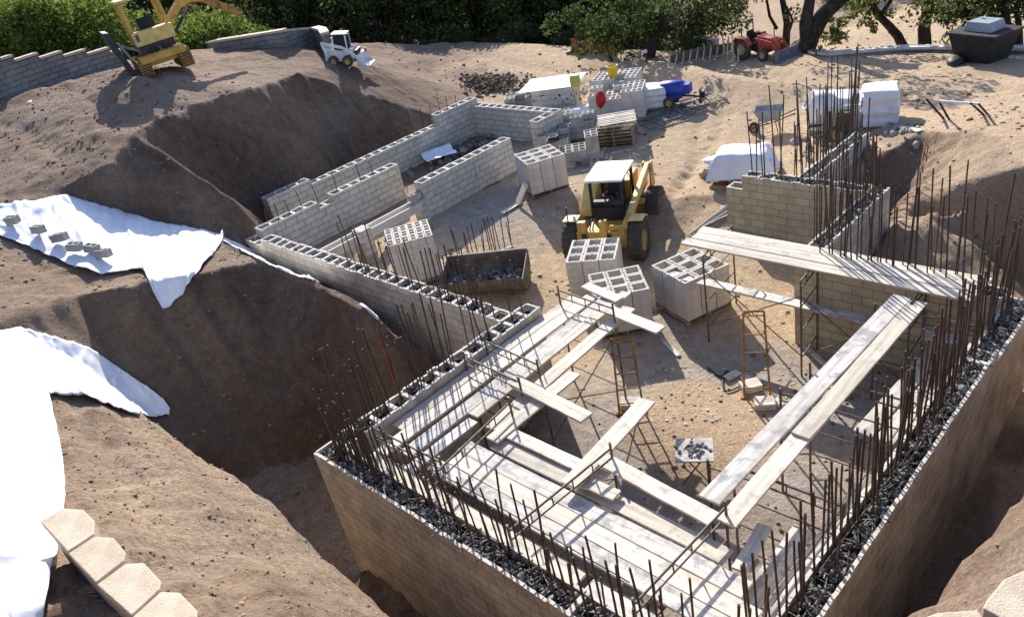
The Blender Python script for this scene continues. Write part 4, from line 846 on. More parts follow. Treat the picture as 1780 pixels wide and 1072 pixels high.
for x, y in ((.9, -.74), (.9, .78), (-.75, -.74), (-.75, .78)): MB().bar((x, y, 1.84 if x > 0 else 1.30), (x - .1 * (x > 0), y * .95, 3.05), .14, .14).build('canopy_post', MAT['yellow'], doz, bevel=.015)
MB().bx(-1.0, 1.05, -.86, .90, 3.05, 3.16).build('canopy_roof', MAT['yellow_pale'], doz, bevel=.03)
MB().tube([(-.6, .1, 1.3), (-.6, .1, 2.2)], .06, 10).build('exhaust', MAT['steel_grey'], doz)
# raised dark blade on the left, boom on the right
mb = MB(); mb.prism([(-.9, -1.22, .1), (1.2, -1.22, .1), (1.2, -1.55, 1.7), (1.0, -1.6, 2.15), (-.7, -1.6, 2.15), (-.9, -1.55, 1.7)], (0, -.22, .05)); mb.build('blade', MAT['steel_dark'], doz, bevel=.02)
mb = MB(); mb.bar((1.0, -1.2, .9), (1.05, -1.45, 1.7), .12, .1); mb.bar((1.0, -.7, 1.1), (1.05, -1.45, 1.6), .1, .1); mb.build('blade_arm', MAT['steel_grey'], doz)
bm_ = [Vector((-.3, .95, 1.75)), Vector((-.7, 1.7, 2.3)), Vector((-.9, 2.25, 2.42)), Vector((-1.1, 2.75, 2.25))]
mb = MB()
for a, b, w in zip(bm_, bm_[1:], (.3, .36, .34)): mb.bar(a, b, .26, w)
mb.build('boom', MAT['yellow'], doz, bevel=.02)
mb = MB(); mb.bar(bm_[-1], (-2.0, 4.4, 1.05), .2, .3); mb.build('stick', MAT['yellow_rust'], doz, bevel=.02)
MB().tube([(-.4, .95, 1.2), (-.7, 1.65, 1.75)], .07, 10).build('boom_cylinder', MAT['steel_dark'], doz)
MB().tube([(-.7, 1.65, 1.75), (-.85, 2.1, 2.15)], .045, 10).build('cylinder_rod', MAT['steel_grey'], doz)
MB().tube([(-1.1, 2.7, 2.5), (-1.5, 3.4, 2.0)], .06, 10).build('stick_cylinder', MAT['steel_dark'], doz)

# --- white skid steer
g = G(600, 112); d = g - CAM; yaw = math.atan2(d.y, d.x) - math.pi / 2 - .35
sk = thing('skid_steer', 'white compact skid-steer loader with its bucket down, at the edge of the bank', 'skid steer', g, yaw, rot=(R(2), R(8), yaw)); sk.scale = (.6, .6, .64)
for x in (.45, -.55):
    for y in (-.68, .68): wheel(sk, (x, y, .36), .36, .26, .2, lugs=12)
mb = MB(); mb.prism([(-1.2, -.52, .3), (.8, -.52, .3), (.9, -.52, .6), (.3, -.52, .95), (-1.15, -.52, 1.15)], (0, 1.04, 0)); mb.build('body', MAT['paint_white'], sk, bevel=.03)
mb = MB(); mb.bx(-.45, .45, -.42, .42, 1.0, 1.85); mb.build('cab_interior', MAT['black'], sk)
for x, y in ((.47, -.45), (.47, .45), (-.5, -.45), (-.5, .45)): MB().bar((x, y, .95), (x * .9, y, 1.95), .08, .08).build('cab_post', MAT['paint_white'], sk)
MB().bx(-.58, .5, -.5, .5, 1.95, 2.02).build('cab_roof', MAT['steel_dark'], sk, bevel=.02)
for y in (-.66, .66):
    mb = MB(); mb.bar((-1.2, y, 1.5), (.2, y, 1.22), .1, .2); mb.bar((.2, y, 1.22), (1.2, y, .55), .1, .2); mb.bar((-1.2, y, 1.55), (-.95, y, .7), .1, .2); mb.build('lift_arm', MAT['paint_white'], sk, bevel=.02)
    MB().tube([(.35, y * .8, .6), (1.0, y * .8, .9)], .05, 8).build('tilt_cylinder', MAT['steel_dark'], sk)
mb = MB(); mb.prism([(1.15, -.8, .05), (1.9, -.8, .02), (1.95, -.8, .06), (1.3, -.8, .14), (1.22, -.8, .7), (1.12, -.8, .7)], (0, 1.6, 0))
for y in (-.8, .78): mb.prism([(1.15, y, .05), (1.9, y, .05), (1.25, y, .7)], (0, .02, 0))
mb.build('bucket', MAT['paint_white'], sk); MB().bx(1.0, 1.12, -.5, .5, .25, 1.0).build('quick_hitch', MAT['steel_dark'], sk)
MB().box((1.35, .84, .6), (.14, .06, .5)).build('orange_marker', MAT['paint_orange'], sk)
# --- red tractor with a front bucket
g = G(1322, 99); d = g - CAM; yaw = math.atan2(d.y, d.x) - math.pi / 2 - .75
tr_ = thing('tractor', 'red tractor with a wide dark loader bucket, parked under the oak', 'tractor', g + Vector((0, 0, -.02)), yaw)
tr_.scale = (.68, .68, .72)
for y in (-.72, .72): wheel(tr_, (-.75, y, .6), .6, .34, .32, lugs=16); wheel(tr_, (.85, y, .38), .38, .24, .2, lugs=12)
mb = MB(); mb.prism([(.05, -.3, .55), (1.35, -.3, .55), (1.4, -.3, 1.05), (1.1, -.3, 1.2), (.05, -.3, 1.3)], (0, .6, 0)); mb.build('hood', MAT['paint_red'], tr_, bevel=.04)
mb = MB(); mb.bx(-1.1, .9, -.25, .25, .4, .75); mb.build('chassis', MAT['steel_dark'], tr_)
for y in (-.72, .72): mb = MB(); mb.prism([(-1.35, y - .2, .95), (-1.2, y - .2, 1.25), (-.4, y - .2, 1.25), (-.1, y - .2, .85), (-.15, y - .2, .83), (-.43, y - .2, 1.2), (-1.17, y - .2, 1.2), (-1.3, y - .2, .93)], (0, .4, 0)); mb.build('fender', MAT['paint_red'], tr_)
mb = MB(); mb.bx(-.8, -.3, -.25, .25, .85, 1.02); mb.bx(-.85, -.72, -.25, .25, 1.0, 1.5); mb.build('seat', MAT['black'], tr_, bevel=.04)
mb = MB(); mb.tube([(-.95, -.5, .9), (-1.0, -.5, 2.0), (-1.0, .5, 2.0), (-.95, .5, .9)], .04, 8); mb.build('roll_bar', MAT['black'], tr_)
MB().tube([(.1, 0, 1.25), (-.1, 0, 1.5)], .03, 8).build('steering_column', MAT['black'], tr_); MB().tube([(1.0, .12, 1.2), (1.0, .12, 1.75)], .03, 8).build('exhaust', MAT['steel_dark'], tr_)
for y in (-.48, .48): mb = MB(); mb.bar((.1, y, 1.15), (1.3, y, 1.0), .07, .14); mb.bar((1.3, y, 1.0), (1.85, y, .4), .07, .14); mb.build('loader_arm', MAT['paint_red'], tr_)
mb = MB(); mb.prism([(1.8, -.95, .05), (2.45, -.95, .02), (2.5, -.95, .07), (1.95, -.95, .14), (1.9, -.95, .6), (1.8, -.95, .62)], (0, 1.9, 0))
for y in (-.95, .93): mb.prism([(1.8, y, .05), (2.45, y, .05), (1.9, y, .6)], (0, .02, 0))
mb.build('bucket', MAT['steel_grey'], tr_)
mb = MB(); mb.bx(-1.75, -1.2, -.6, .6, .3, .62); mb.build('rear_implement', MAT['paint_red'], tr_, bevel=.03)
# --- big steel bucket full of rubble in the middle of the yard
q0, q1 = P(786, 487, -1.5), P(906, 490, -1.75); c = (q0 + q1) / 2; c.z = min(ground(q0.x, q0.y), ground(q1.x, q1.y)) - .03; yaw = yaw_of(q0, q1)
bk = thing('steel_bucket', 'big dark loader bucket full of broken rubble behind the bar rods', 'bucket', c, yaw)
prof = []
for k in range(15): t = math.pi * (.02 + .98 * k / 14); prof.append((-.62 * math.cos(t) * (1 if t > 1.57 else 1.05), .66 - .62 * math.sin(t) + (.18 if k == 14 else 0)))
prof2 = [(a_ * .94, b_ + .04) for a_, b_ in reversed(prof)]
mb = MB()
for q in range(14): mb.prism([(-1.12, prof[q][0], prof[q][1]), (-1.12, prof[q + 1][0], prof[q + 1][1]), (-1.12, prof2[13 - q][0], prof2[13 - q][1]), (-1.12, prof2[14 - q][0], prof2[14 - q][1])], (2.24, 0, 0))
for x in (-1.15, 1.12): mb.prism([(x, a_, b_) for a_, b_ in prof], (.03, 0, 0))
mb.build('bucket_shell', MAT['steel_brown'], bk)
MB().bar((-1.12, .63, .86), (1.12, .63, .86), .07, .04).build('bucket_lip', MAT['steel_brown'], bk)
mb = MB(); rr = random.Random(9)
for _ in range(160): r = rr.uniform(.04, .11); mb.lump((rr.uniform(-1.0, 1.0), rr.uniform(-.42, .42), .30 + rr.uniform(0, .14) + .0), (r, r, r * .8), 3, .3, rng=rr)
o = mb.build('broken_rubble', MAT['rubble']); o.location = bk.location; o.rotation_euler = bk.rotation_euler; tag(o, 'broken concrete rubble filling the big dark bucket', 'rubble', kind='stuff')
# bars standing around the bucket (cast into a footing strip)
ft = tag(thing('rebar_footing', 'row of thin rods standing from a low footing beside the rubble bucket', 'footing', G(845, 470)), kind='thing')
a, b = P(800, 452, -1.65), P(890, 428, -1.7)
for k in range(16):
    q = a.lerp(b, k / 15) + Vector((random.uniform(-.1, .1), random.uniform(-.15, .15), 0)); q.z = ground(q.x, q.y); l = q - ft.location; rebar(ft, l.x, l.y, l.z - .1, random.uniform(.8, 1.25), random.gauss(0, .06), random.gauss(0, .06))
mb = MB(); a2, b2 = a - ft.location, b - ft.location; a2.z = b2.z = -.02; mb.bar(a2, b2, .3, .14); mb.build('footing_strip', MAT['concrete'], ft)

mat('dirt_dark', (.20, .135, .088), .95, .3, 6, island=.3, bump=.5)
# ================================================================ yard goods
def at(px, py, dz=0): g = G(px, py); return Vector((g.x, g.y, g.z + dz))
Y0 = R(28)                                                              # the yard goods are laid out roughly along the wing
def mpp(px, py): return (G(px, py) - CAM).length / F                    # metres per photo pixel at that ground point
def cube_stack(label, px, py, d, rz, m_='block_new', wrapped=False, cells=(3, 4), holes=False, name='block_cube', steps=None):
    g = at(px, py); root = thing(name, label, 'block stack', g, rz, None); lx, ly, h = d
    if wrapped:
        mb = MB(); n_ = 9; vs = []
        for k in range(n_ + 1):
            z = .1 + (h - .1) * k / n_; s = 1 + .035 * math.sin(k * 2.1) - .09 * (k == n_) - .03 * (k == n_ - 1)
            for i, (x, y) in enumerate(((-1, -1), (0, -1.02), (1, -1), (1.02, 0), (1, 1), (0, 1.02), (-1, 1), (-1.02, 0))): vs.append((x * lx / 2 * s + random.uniform(-.035, .035), y * ly / 2 * s + random.uniform(-.035, .035), z + (random.uniform(-.05, .05) if k == n_ else 0)))
        fs = [(k * 8 + i, k * 8 + (i + 1) % 8, k * 8 + 8 + (i + 1) % 8, k * 8 + 8 + i) for k in range(n_) for i in range(8)] + [tuple(range(n_ * 8, n_ * 8 + 8))]
        mb.add(vs, fs); mb.build('wrapping', MAT['wrap_white'], root, bevel=.02)
    else:
        nx_, ny_ = cells; sx, sy = lx / nx_, ly / ny_; mb = MB(); ms = MB()
        for i in range(nx_):
            for j in range(ny_):
                hh = h - (steps[i][j] if steps else 0); x, y = -lx / 2 + sx * (i + .5), -ly / 2 + sy * (j + .5); t = .035
                k = 0
                while k * .2 + .14 < hh - .19:
                    mb.bx(x - sx / 2 + .004, x + sx / 2 - .004, y - sy / 2 + .004, y + sy / 2 - .004, .12 + k * .2, .12 + k * .2 + .192); k += 1
                z0 = .12 + k * .2; z1 = z0 + .192
                for a, b, c_, e in ((x - sx / 2 + .004, x + sx / 2 - .004, y - sy / 2 + .004, y - sy / 2 + t), (x - sx / 2 + .004, x + sx / 2 - .004, y + sy / 2 - t, y + sy / 2 - .004), (x - sx / 2 + .004, x - sx / 2 + t, y - sy / 2 + t, y + sy / 2 - t), (x + sx / 2 - t, x + sx / 2 - .004, y - sy / 2 + t, y + sy / 2 - t), (x - t / 2, x + t / 2, y - sy / 2 + t, y + sy / 2 - t)):
                    ms.bx(a, b, c_, e, z0, z1)
        mb.build('lower_blocks', MAT[m_], root); ms.build('top_blocks', MAT[m_], root)
        if holes:
            hb = MB(); rr = random.Random(5)
            for _ in range(16): hb.box((rr.uniform(-.45, .45) * lx, -ly / 2 - .003, rr.uniform(.25, .85) * h), (.07, .012, .05)); hb.box((lx / 2 + .003, rr.uniform(-.45, .45) * ly, rr.uniform(.25, .85) * h), (.012, .07, .05))
            hb.build('block_opening', MAT['black'], root)
    MB().bx(-lx / 2, lx / 2, -ly / 2, ly / 2, .0, .1).build('pallet_base', MAT['wood_pallet'], root)
    return root
cube_stack('open stack of small grey blocks just behind the far end of the wing', 912, 203, (1.3, 1.15, .85), R(38), 'block_old', cells=(3, 6), steps=[[.2, 0, 0, 0, .2, 0], [.4, .4, .2, 0, 0, 0], [0, 0, .2, .2, 0, 0]])
t1 = cube_stack('tall stack of pierced pale blocks under the white board in the far yard', 972, 196, (1.6, 1.3, 1.12), R(24), 'block_new', cells=(4, 4), holes=True)
g = t1.location; o = MB().box((0, 0, 0), (2.35, 1.75, .03)).build('white_board', MAT['sheet_white'], bevel=.004); o.location = (g.x - .22, g.y + .12, g.z + 1.15); o.rotation_euler = (R(1), R(-1.5), R(24)); tag(o, 'big white board lying flat on the tall block stack in the far yard', 'board')
ztop = g.z + 1.17
mb = MB(); mb.bx(-.17, .17, -.17, .17, 0, .40); mb.bx(-.14, .14, -.14, .14, .401, .42); o = mb.build('square_can', MAT['plastic_olive'], bevel=.02); q = P(1001, 150, ztop); o.location = q + Vector((0, 0, .01)); o.rotation_euler = (0, 0, .5); tag(o, 'olive-yellow square can standing on the corner of the white board', 'can')
t2 = cube_stack('open block stack carrying a yellow bucket at the back of the far yard', 1078, 178, (1.7, 1.3, 1.05), R(24), 'block_new', cells=(4, 4), steps=[[0, 0, 0, 0], [0, .2, 0, 0], [.2, .2, 0, 0], [0, 0, 0, 0]])
q = P(1066, 133, t2.location.z + 1.09)
root = thing('plastic_bucket', 'bright yellow bucket on top of the block stack in the far yard', 'bucket', q, .2)
MB().lathe([(.001, 0), (.16, 0), (.21, .38), (.225, .385), (.225, .41), (.2, .41), (.16, .05), (.001, .05)], n=18).build('bucket_body', MAT['plastic_yellow'], root); MB().tube([(-.2, 0, .4), (-.12, 0, .52), (.12, 0, .52), (.2, 0, .4)], .01, 6).build('handle', MAT['steel_grey'], root)
t3 = cube_stack('stepped pale block stack with a red cloth on its corner in the far yard', 1078, 204, (2.0, 1.35, 1.0), R(30), 'block_new', cells=(5, 4), steps=[[.0, .2, .2, 0], [.2, .4, .2, .2], [.2, .2, .2, 0], [0, .2, 0, 0], [0, 0, 0, 0]])
q = P(1044, 172, t3.location.z + .98); mb = MB(); mb.lump((0, 0, 0), (.22, .12, .34), .2, .12, 2, 0); o = mb.build('red_cloth', MAT['cloth_red']); o.location = q; o.rotation_euler = (.1, .2, .6); tag(o, 'dark red cloth hung over the corner of the stepped block stack', 'cloth')
cube_stack('white plastic-wrapped bale between the stepped blocks and the blue mixer', 1138, 186, (1.0, .9, .8), R(30), wrapped=True, name='wrapped_pallet')
cube_stack('low blue-tinted plastic bale in front of the stepped block stack', 1012, 214, (1.2, .8, .62), R(30), wrapped=True, name='wrapped_pallet')
cube_stack('low grey block pile right behind the end of the wing', 968, 222, (1.6, .8, .55), R(30), 'block_old', cells=(4, 4), steps=[[0, 0, .2, 0], [.2, 0, 0, 0], [0, .2, .2, 0], [.2, 0, .2, 0]])
cube_stack('half-emptied block pile with white-edged blocks beside the pallet pile', 1008, 240, (1.25, .9, .85), R(36), 'block_old', cells=(3, 4), steps=[[.2, .2, 0, 0], [.0, .4, .2, .2], [.2, 0, 0, .2]])
cube_stack('low block pile with a black hose on it next to the wing', 966, 262, (1.1, .8, .62), R(36), 'block_old', cells=(3, 3), steps=[[0, 0, .2], [.2, 0, .2], [.2, .2, 0]])
cube_stack('low block pile with a raised end block behind the lone stack', 1010, 280, (1.35, .8, .62), R(42), 'block_old', cells=(3, 3), steps=[[.2, .2, .2], [.2, .2, .2], [-.2, -.2, -.2]])
mb = MB(); q = P(960, 240, -.42)
for k in range(4): mb.lathe([(.22 - .02 * k, -.02), (.25 - .02 * k, 0), (.22 - .02 * k, .02), (.19 - .02 * k, 0), (.22 - .02 * k, -.02)], (0.01 * k, .01 * k, .03 + .045 * k), n=18)
o = mb.build('hose_coil', MAT['black']); o.location = (q.x, q.y, ground(q.x, q.y) + .67); tag(o, 'black coil of hose on the low block pile by the wing', 'hose')
# empty pallets piled beside the track
g = at(1072, 246)
for k in range(6): wood_pallet(('bottom', 'second lowest', 'third lowest', 'third highest', 'second highest', 'topmost')[k] + ' pallet of the empty pile at the edge of the yard', g + Vector((random.uniform(-.05, .05), random.uniform(-.05, .05), .121 * k)), R(31) + random.uniform(-.05, .05), 1.35, 1.25, 'empty pallets piled in the yard')
wood_pallet('light pallet lying askew on top of the empty pallet pile', g + Vector((.08, .05, .73)), R(31) + .16, 1.3, 1.2, 'empty pallets piled in the yard', m_='plank')
# scaffold frames lying in a heap
fr_ = None
for k in range(7):
    q = at(1115 + k * 13, 236 - k * 7); base = q + Vector((0, 0, .05 + .05 * (k % 3)))
    if fr_ is None:
        fr_ = thing('scaffold_frame', 'folded scaffold frame lying in the heap beside the empty pallets', 'scaffold', base, R(62), 'scaffold frames lying in a heap')
        for x in (0, .9): MB().tube([(0, x, 0), (1.9, x, 0)], .022, 8).build('post', MAT['steel_grey'], fr_)
        for x in (.05, .45, .95, 1.4, 1.85): MB().tube([(x, 0, 0), (x, .9, 0)], .016, 6).build('rung', MAT['steel_grey'], fr_)
        c = fr_
    else: c = copy_tree(fr_); c.location = base; c.rotation_euler = (R(random.uniform(-4, 4)), 0, R(62) + random.uniform(-.12, .12))
# blue towed mixer
g = at(1172, 184); bl = thing('towed_mixer', 'blue towed mortar mixer with a dark hitch, beside the white bale', 'mixer', g, R(18)); bl.scale = (.72, .72, .75)
mb = MB(); mb.lathe([(.001, -.62), (.3, -.62), (.40, -.5), (.42, 0), (.40, .5), (.3, .62), (.001, .62)], (0, 0, .85), 'x', 18); mb.build('drum', MAT['paint_blue'], bl)
MB().bx(-.62, .55, -.38, .38, .45, .62).build('frame', MAT['paint_blue'], bl, bevel=.02); MB().bx(.42, .95, -.3, .3, .62, 1.1).build('engine_cover', MAT['paint_blue'], bl, bevel=.05)
for y in (-.5, .5): wheel(bl, (-.1, y, .3), .3, .16, .17, lugs=8)
MB().bar((.5, 0, .5), (1.5, 0, .4), .08, .08).build('tow_bar', MAT['steel_dark'], bl); MB().tube([(1.4, 0, 0), (1.4, 0, .75)], .05, 8).build('jack_stand', MAT['black'], bl); MB().box((1.5, 0, .5), (.25, .2, .3)).build('hitch', MAT['black'], bl, bevel=.03)
# wheelbarrow, mixer and wrapped goods behind the thicket of bars
g = at(1338, 232); wb = thing('wheelbarrow', 'grey-tubbed wheelbarrow standing behind the thicket of bars', 'wheelbarrow', g, R(200)); wb.scale = (.72, .72, .9)
mb = MB(); b0 = [(-.45, -.3, .55), (.35, -.26, .5), (.35, .26, .5), (-.45, .3, .55)]; t0 = [(-.62, -.42, .95), (.62, -.40, .92), (.62, .40, .92), (-.62, .42, .95)]
mb.add(b0 + t0, [(0, 1, 2, 3)] + [(i, (i + 1) % 4, (i + 1) % 4 + 4, i + 4) for i in range(4)]); o = mb.build('tub', MAT['plastic_grey'], wb); s = o.modifiers.new('thick', 'SOLIDIFY'); s.thickness = .02
wheel(wb, (.68, 0, .22), .22, .12, .12, lugs=10)
for y in (-.27, .27): MB().tube([(.75, y * .4, .24), (-.3, y, .5), (-1.15, y * 1.1, .78)], .022, 6).build('handle', MAT['wood_dark'], wb); MB().tube([(-.3, y, .5), (-.42, y, 0)], .02, 6).build('leg', MAT['steel_dark'], wb)
g = at(1432, 240); cm = thing('cement_mixer', 'white-drummed cement mixer half hidden by the thicket of bars', 'mixer', g, R(215)); cm.scale = (.8, .8, .8)
mb = MB(); mb.lathe([(.001, -.55), (.3, -.5), (.55, -.1), (.55, .15), (.36, .65), (.33, .65), (.5, .14), (.5, -.08), (.001, -.45)], (0, 0, 0), 'x', 20); o = mb.build('drum', MAT['paint_white'], cm); o.location = (0, 0, 1.2); o.rotation_euler = (0, R(-32), 0)
mb = MB(); mb.bar((-.6, -.6, .3), (.5, -.6, .3), .08, .08); mb.bar((-.6, .6, .3), (.5, .6, .3), .08, .08); mb.bar((-.1, -.6, .3), (-.1, -.62, 1.2), .08, .08); mb.bar((-.1, .6, .3), (-.1, .62, 1.2), .08, .08); mb.bar((-.6, -.6, .3), (-.6, .6, .3), .08, .08); mb.build('frame', MAT['steel_dark'], cm)
for y in (-.7, .7): wheel(cm, (-.3, y, .33), .33, .15, .2, lugs=8)
MB().bx(-.95, -.5, -.3, .3, .35, .95).build('engine_box', MAT['wood_dark'], cm, bevel=.03)
cube_stack('white wrapped pallet of bags with a slanting top behind the cement mixer', 1452, 222, (1.4, 1.1, 1.05), R(20), wrapped=True, name='wrapped_pallet')
cube_stack('tall white wrapped pallet at the right end of the row behind the bars', 1528, 214, (1.0, 1.1, 1.12), R(22), wrapped=True, name='wrapped_pallet')
cube_stack('grey-white wrapped pallet in the middle of the row behind the bars', 1490, 220, (.9, 1.0, .85), R(22), wrapped=True, name='wrapped_pallet')
# sacks under white plastic
g = at(1292, 315); sk_ = thing('sack_pile', 'pile of sacks under bulging white plastic left of the bars', 'sack pile', g, R(20))
MB().bx(-.85, .85, -.6, .6, 0, .12).build('pallet_base', MAT['wood_pallet'], sk_)
for k in range(3):
    for i in range(3): mb = MB(); mb.lump((-.56 + .56 * i, 0, .26 + .2 * k), (.33, .6, .13), 0, .06, 2, 0); mb.build('sack', MAT['wrap_white'], sk_)
mb = MB(); nu, nv = 26, 20; vs = []
for i in range(nu):
    for j in range(nv):
        u, v = i / (nu - 1) * 2 - 1, j / (nv - 1) * 2 - 1; e = max(abs(u), abs(v)); zz = .98 - .62 * max(0, (e - .72) / .28) ** 1.3 - .06 * u * u
        k_ = 1 + .10 * max(0, e - .72); vs.append((u * .92 * k_, v * .66 * k_, zz + .08 * float(vnoise(np.array([u * 3.0 + 9]), np.array([v * 3.0 + 5]), 3)[0])))
mb.add(vs, [(i * nv + j, (i + 1) * nv + j, (i + 1) * nv + j + 1, i * nv + j + 1) for i in range(nu - 1) for j in range(nv - 1)], True); mb.build('plastic_cover', MAT['tarp'], sk_)
def tub(name, label, px, py, r, h, m_, sq=False):
    root = thing(name, label, 'bucket', at(px, py), random.random())
    MB().lathe([(.001, 0), (r * .8, 0), (r, h), (r * 1.08, h), (r * 1.08, h + .02), (r * .92, h + .02), (r * .74, .03), (.001, .03)], n=16).build('bucket_body', MAT[m_], root)
    MB().tube([(-r, 0, h), (-r * .6, 0, h * 1.35), (r * .6, 0, h * 1.35), (r, 0, h)], .01, 6).build('handle', MAT['steel_grey'], root); return root
tub('plastic_bucket', 'orange-red bucket in front of the sack pile', 1256, 322, .2, .36, 'paint_orange'); tub('plastic_bucket', 'grey bucket lying by the sack pile, right of the orange one', 1277, 328, .2, .3, 'plastic_grey')
mb = MB(); rr = random.Random(3)
for _ in range(30): mb.lump((rr.gauss(0, .25), rr.gauss(0, .2), rr.uniform(0, .15)), rr.uniform(.05, .13), 3, .35, rng=rr)
o = mb.build('rubble_heap', MAT['block_old']); o.location = at(1240, 302); tag(o, 'small heap of broken pale block left of the orange-red bucket', 'rubble', kind='stuff')
# loose bars and pipes on the ground in front of the tall corner
for k in range(9):
    a, b = at(1195 + k * 7, 412 - k * 3), at(1285 + k * 3, 345 + k * 3); a.z += .04 + .01 * k; b.z += .05 + .01 * k
    mb = MB(); mb.tube([(0, 0, 0), (b - a) / 2 + Vector((0, 0, .02)), b - a], .018, 6); o = mb.build('steel_rod', MAT['steel_dark' if k % 3 else 'steel_grey']); o.location = a; tag(o, 'long steel rod in the bundle on the ground before the tall corner wall', 'steel rod', 'steel rods lying before the corner wall')
# broken concrete pieces scattered behind the bars
mb = MB(); rr = random.Random(12)
for _ in range(60):
    q = P(rr.uniform(1380, 1600), rr.uniform(228, 285), -1.0); r = rr.uniform(.04, .16); mb.lump((q.x, q.y, ground(q.x, q.y) + r * .2), (r, r, r * .6), 3, .4, rng=rr)
tag(mb.build('broken_blocks', MAT['block_old']), 'scatter of broken pale blocks on the dirt behind the bars', 'rubble', kind='stuff')
# tripod-like stand lying at the right
g = at(1660, 205); ts = thing('trestle', 'tipped black-legged trestle with a white bar on the right bank', 'trestle', g)
for (a, b) in (((1610, 172), (1640, 206)), ((1632, 176), (1650, 208)), ((1688, 180), (1710, 200)), ((1702, 182), (1716, 198))):
    q1 = G(*b); dq = mpp(*b); q0 = q1 + Vector((-(b[0] - a[0]) * dq * .9, -.5, 0)); q0 = P(a[0], a[1], q1.z + .75)
    MB().tube([q0 - g, q1 - g], .03, 6).build('leg', MAT['black'], ts)
MB().tube([P(1632, 176, G(1650, 208).z + .75) - g, P(1702, 181, G(1716, 198).z + .75) - g], .035, 8).build('cross_bar', MAT['paint_white'], ts)
# dark skip on the far terrace
g = at(1706, 104); bn = thing('steel_skip', 'dark tapered steel skip with a smaller bin on top at the far right', 'skip', g, R(-20))
def frus(mb, a, b, z0, z1): vs = [(-a[0], -a[1], z0), (a[0], -a[1], z0), (a[0], a[1], z0), (-a[0], a[1], z0), (-b[0], -b[1], z1), (b[0], -b[1], z1), (b[0], b[1], z1), (-b[0], b[1], z1)]; mb.add(vs, [(3, 2, 1, 0), (4, 5, 6, 7)] + [(i, (i + 1) % 4, (i + 1) % 4 + 4, i + 4) for i in range(4)]); return mb
frus(MB(), (.62, .5), (.86, .66), .02, .95).build('skip_body', MAT['black'], bn, bevel=.02); MB().bx(-.92, .92, -.72, .72, .955, 1.02).build('rim', MAT['steel_dark'], bn, bevel=.01); frus(MB(), (.5, .4), (.42, .34), 1.022, 1.33).build('upper_bin', MAT['plastic_grey'], bn, bevel=.02)
mb = MB(); mb.lump((0, 0, .1), (.42, .3, .2), .3, .2, 2, 0); o = mb.build('dark_boulder', MAT['steel_dark']); o.location = at(1660, 112); tag(o, 'low dark boulder left of the steel skip', 'boulder')
# formwork, low concrete wall and fence by the oaks
a, b = at(1168, 112), at(1262, 94); root = thing('timber_formwork', 'reddish timber formwork with short stakes by the road', 'formwork', a)
for dy in (0, .45): MB().bar(Vector((0, dy, .2)), b - a + Vector((0, dy, .2)), .05, .32).build('form_board', MAT['wood_dark'], root)
for k in range(9): q = (b - a) * (k / 8); MB().bar(q + Vector((0, -.1, 0)), q + Vector((0, -.1, .5)), .05, .05).build('stake', MAT['wood_pallet'], root); MB().bar(q + Vector((0, -.1, .4)), q + Vector((.1, -.45, .02)), .04, .04).build('brace', MAT['plank'], root)
a, b = at(1185, 78), at(1246, 92); mb = MB(); mb.bar(Vector((0, 0, .2)), b - a + Vector((0, 0, .2)), .25, .75); o = mb.build('concrete_wall', MAT['concrete'], bevel=.02); o.location = a; tag(o, 'short grey concrete wall behind the timber formwork', 'wall', kind='thing')
for k in range(10):
    q = at(1250 + (k % 5) * 8 + random.uniform(-3, 3), 86 + k * 2.6); o = MB().tube([(0, 0, -.1), (0, 0, random.uniform(.6, .9))], .03, 6).build('wooden_stake', MAT['plank']); o.location = q; o.rotation_euler = (random.gauss(0, .06), random.gauss(0, .06), 0); tag(o, 'thin pale stake in the cluster at the end of the formwork', 'stake', 'stakes by the formwork')
a, b = at(995, 92), at(1070, 96); root = tag(thing('safety_fence', 'sagging orange safety fence under the dark trees', 'fence', a), kind='thing'); n_ = 24; mb = MB(); vs = []
for k in range(n_ + 1): q = (b - a) * (k / n_); h = .62 + .04 * math.sin(k * 1.1) - .22 * (k / n_); vs += [q + Vector((0, .05 * math.sin(k * .9), .02)), q + Vector((0, .06 * math.sin(k * .7 + 1), h))]
mb.add(vs, [(2 * k, 2 * k + 2, 2 * k + 3, 2 * k + 1) for k in range(n_)], True); o = mb.build('fence_mesh', MAT['paint_orange'], root); s = o.modifiers.new('thick', 'SOLIDIFY'); s.thickness = .015
for k in (0, .35, .7, 1): q = (b - a) * k; MB().tube([q + Vector((0, 0, -.1)), q + Vector((0, 0, .66))], .02, 6).build('post', MAT['steel_dark'], root)
plank('pale board lying at the left end of the orange fence', at(972, 76, .1), at(990, 94, .1), w=.35, t=.06, group='loose boards')
root = thing('marker_post', 'dark short post with a white round top in front of the orange fence', 'post', at(1124, 110)); MB().tube([(0, 0, 0), (0, 0, .45)], .05, 8).build('post', MAT['wood_dark'], root); mb = MB(); mb.lump((0, 0, .5), .09, 0, 0, 2, 0); mb.build('post_top', MAT['paint_white'], root)
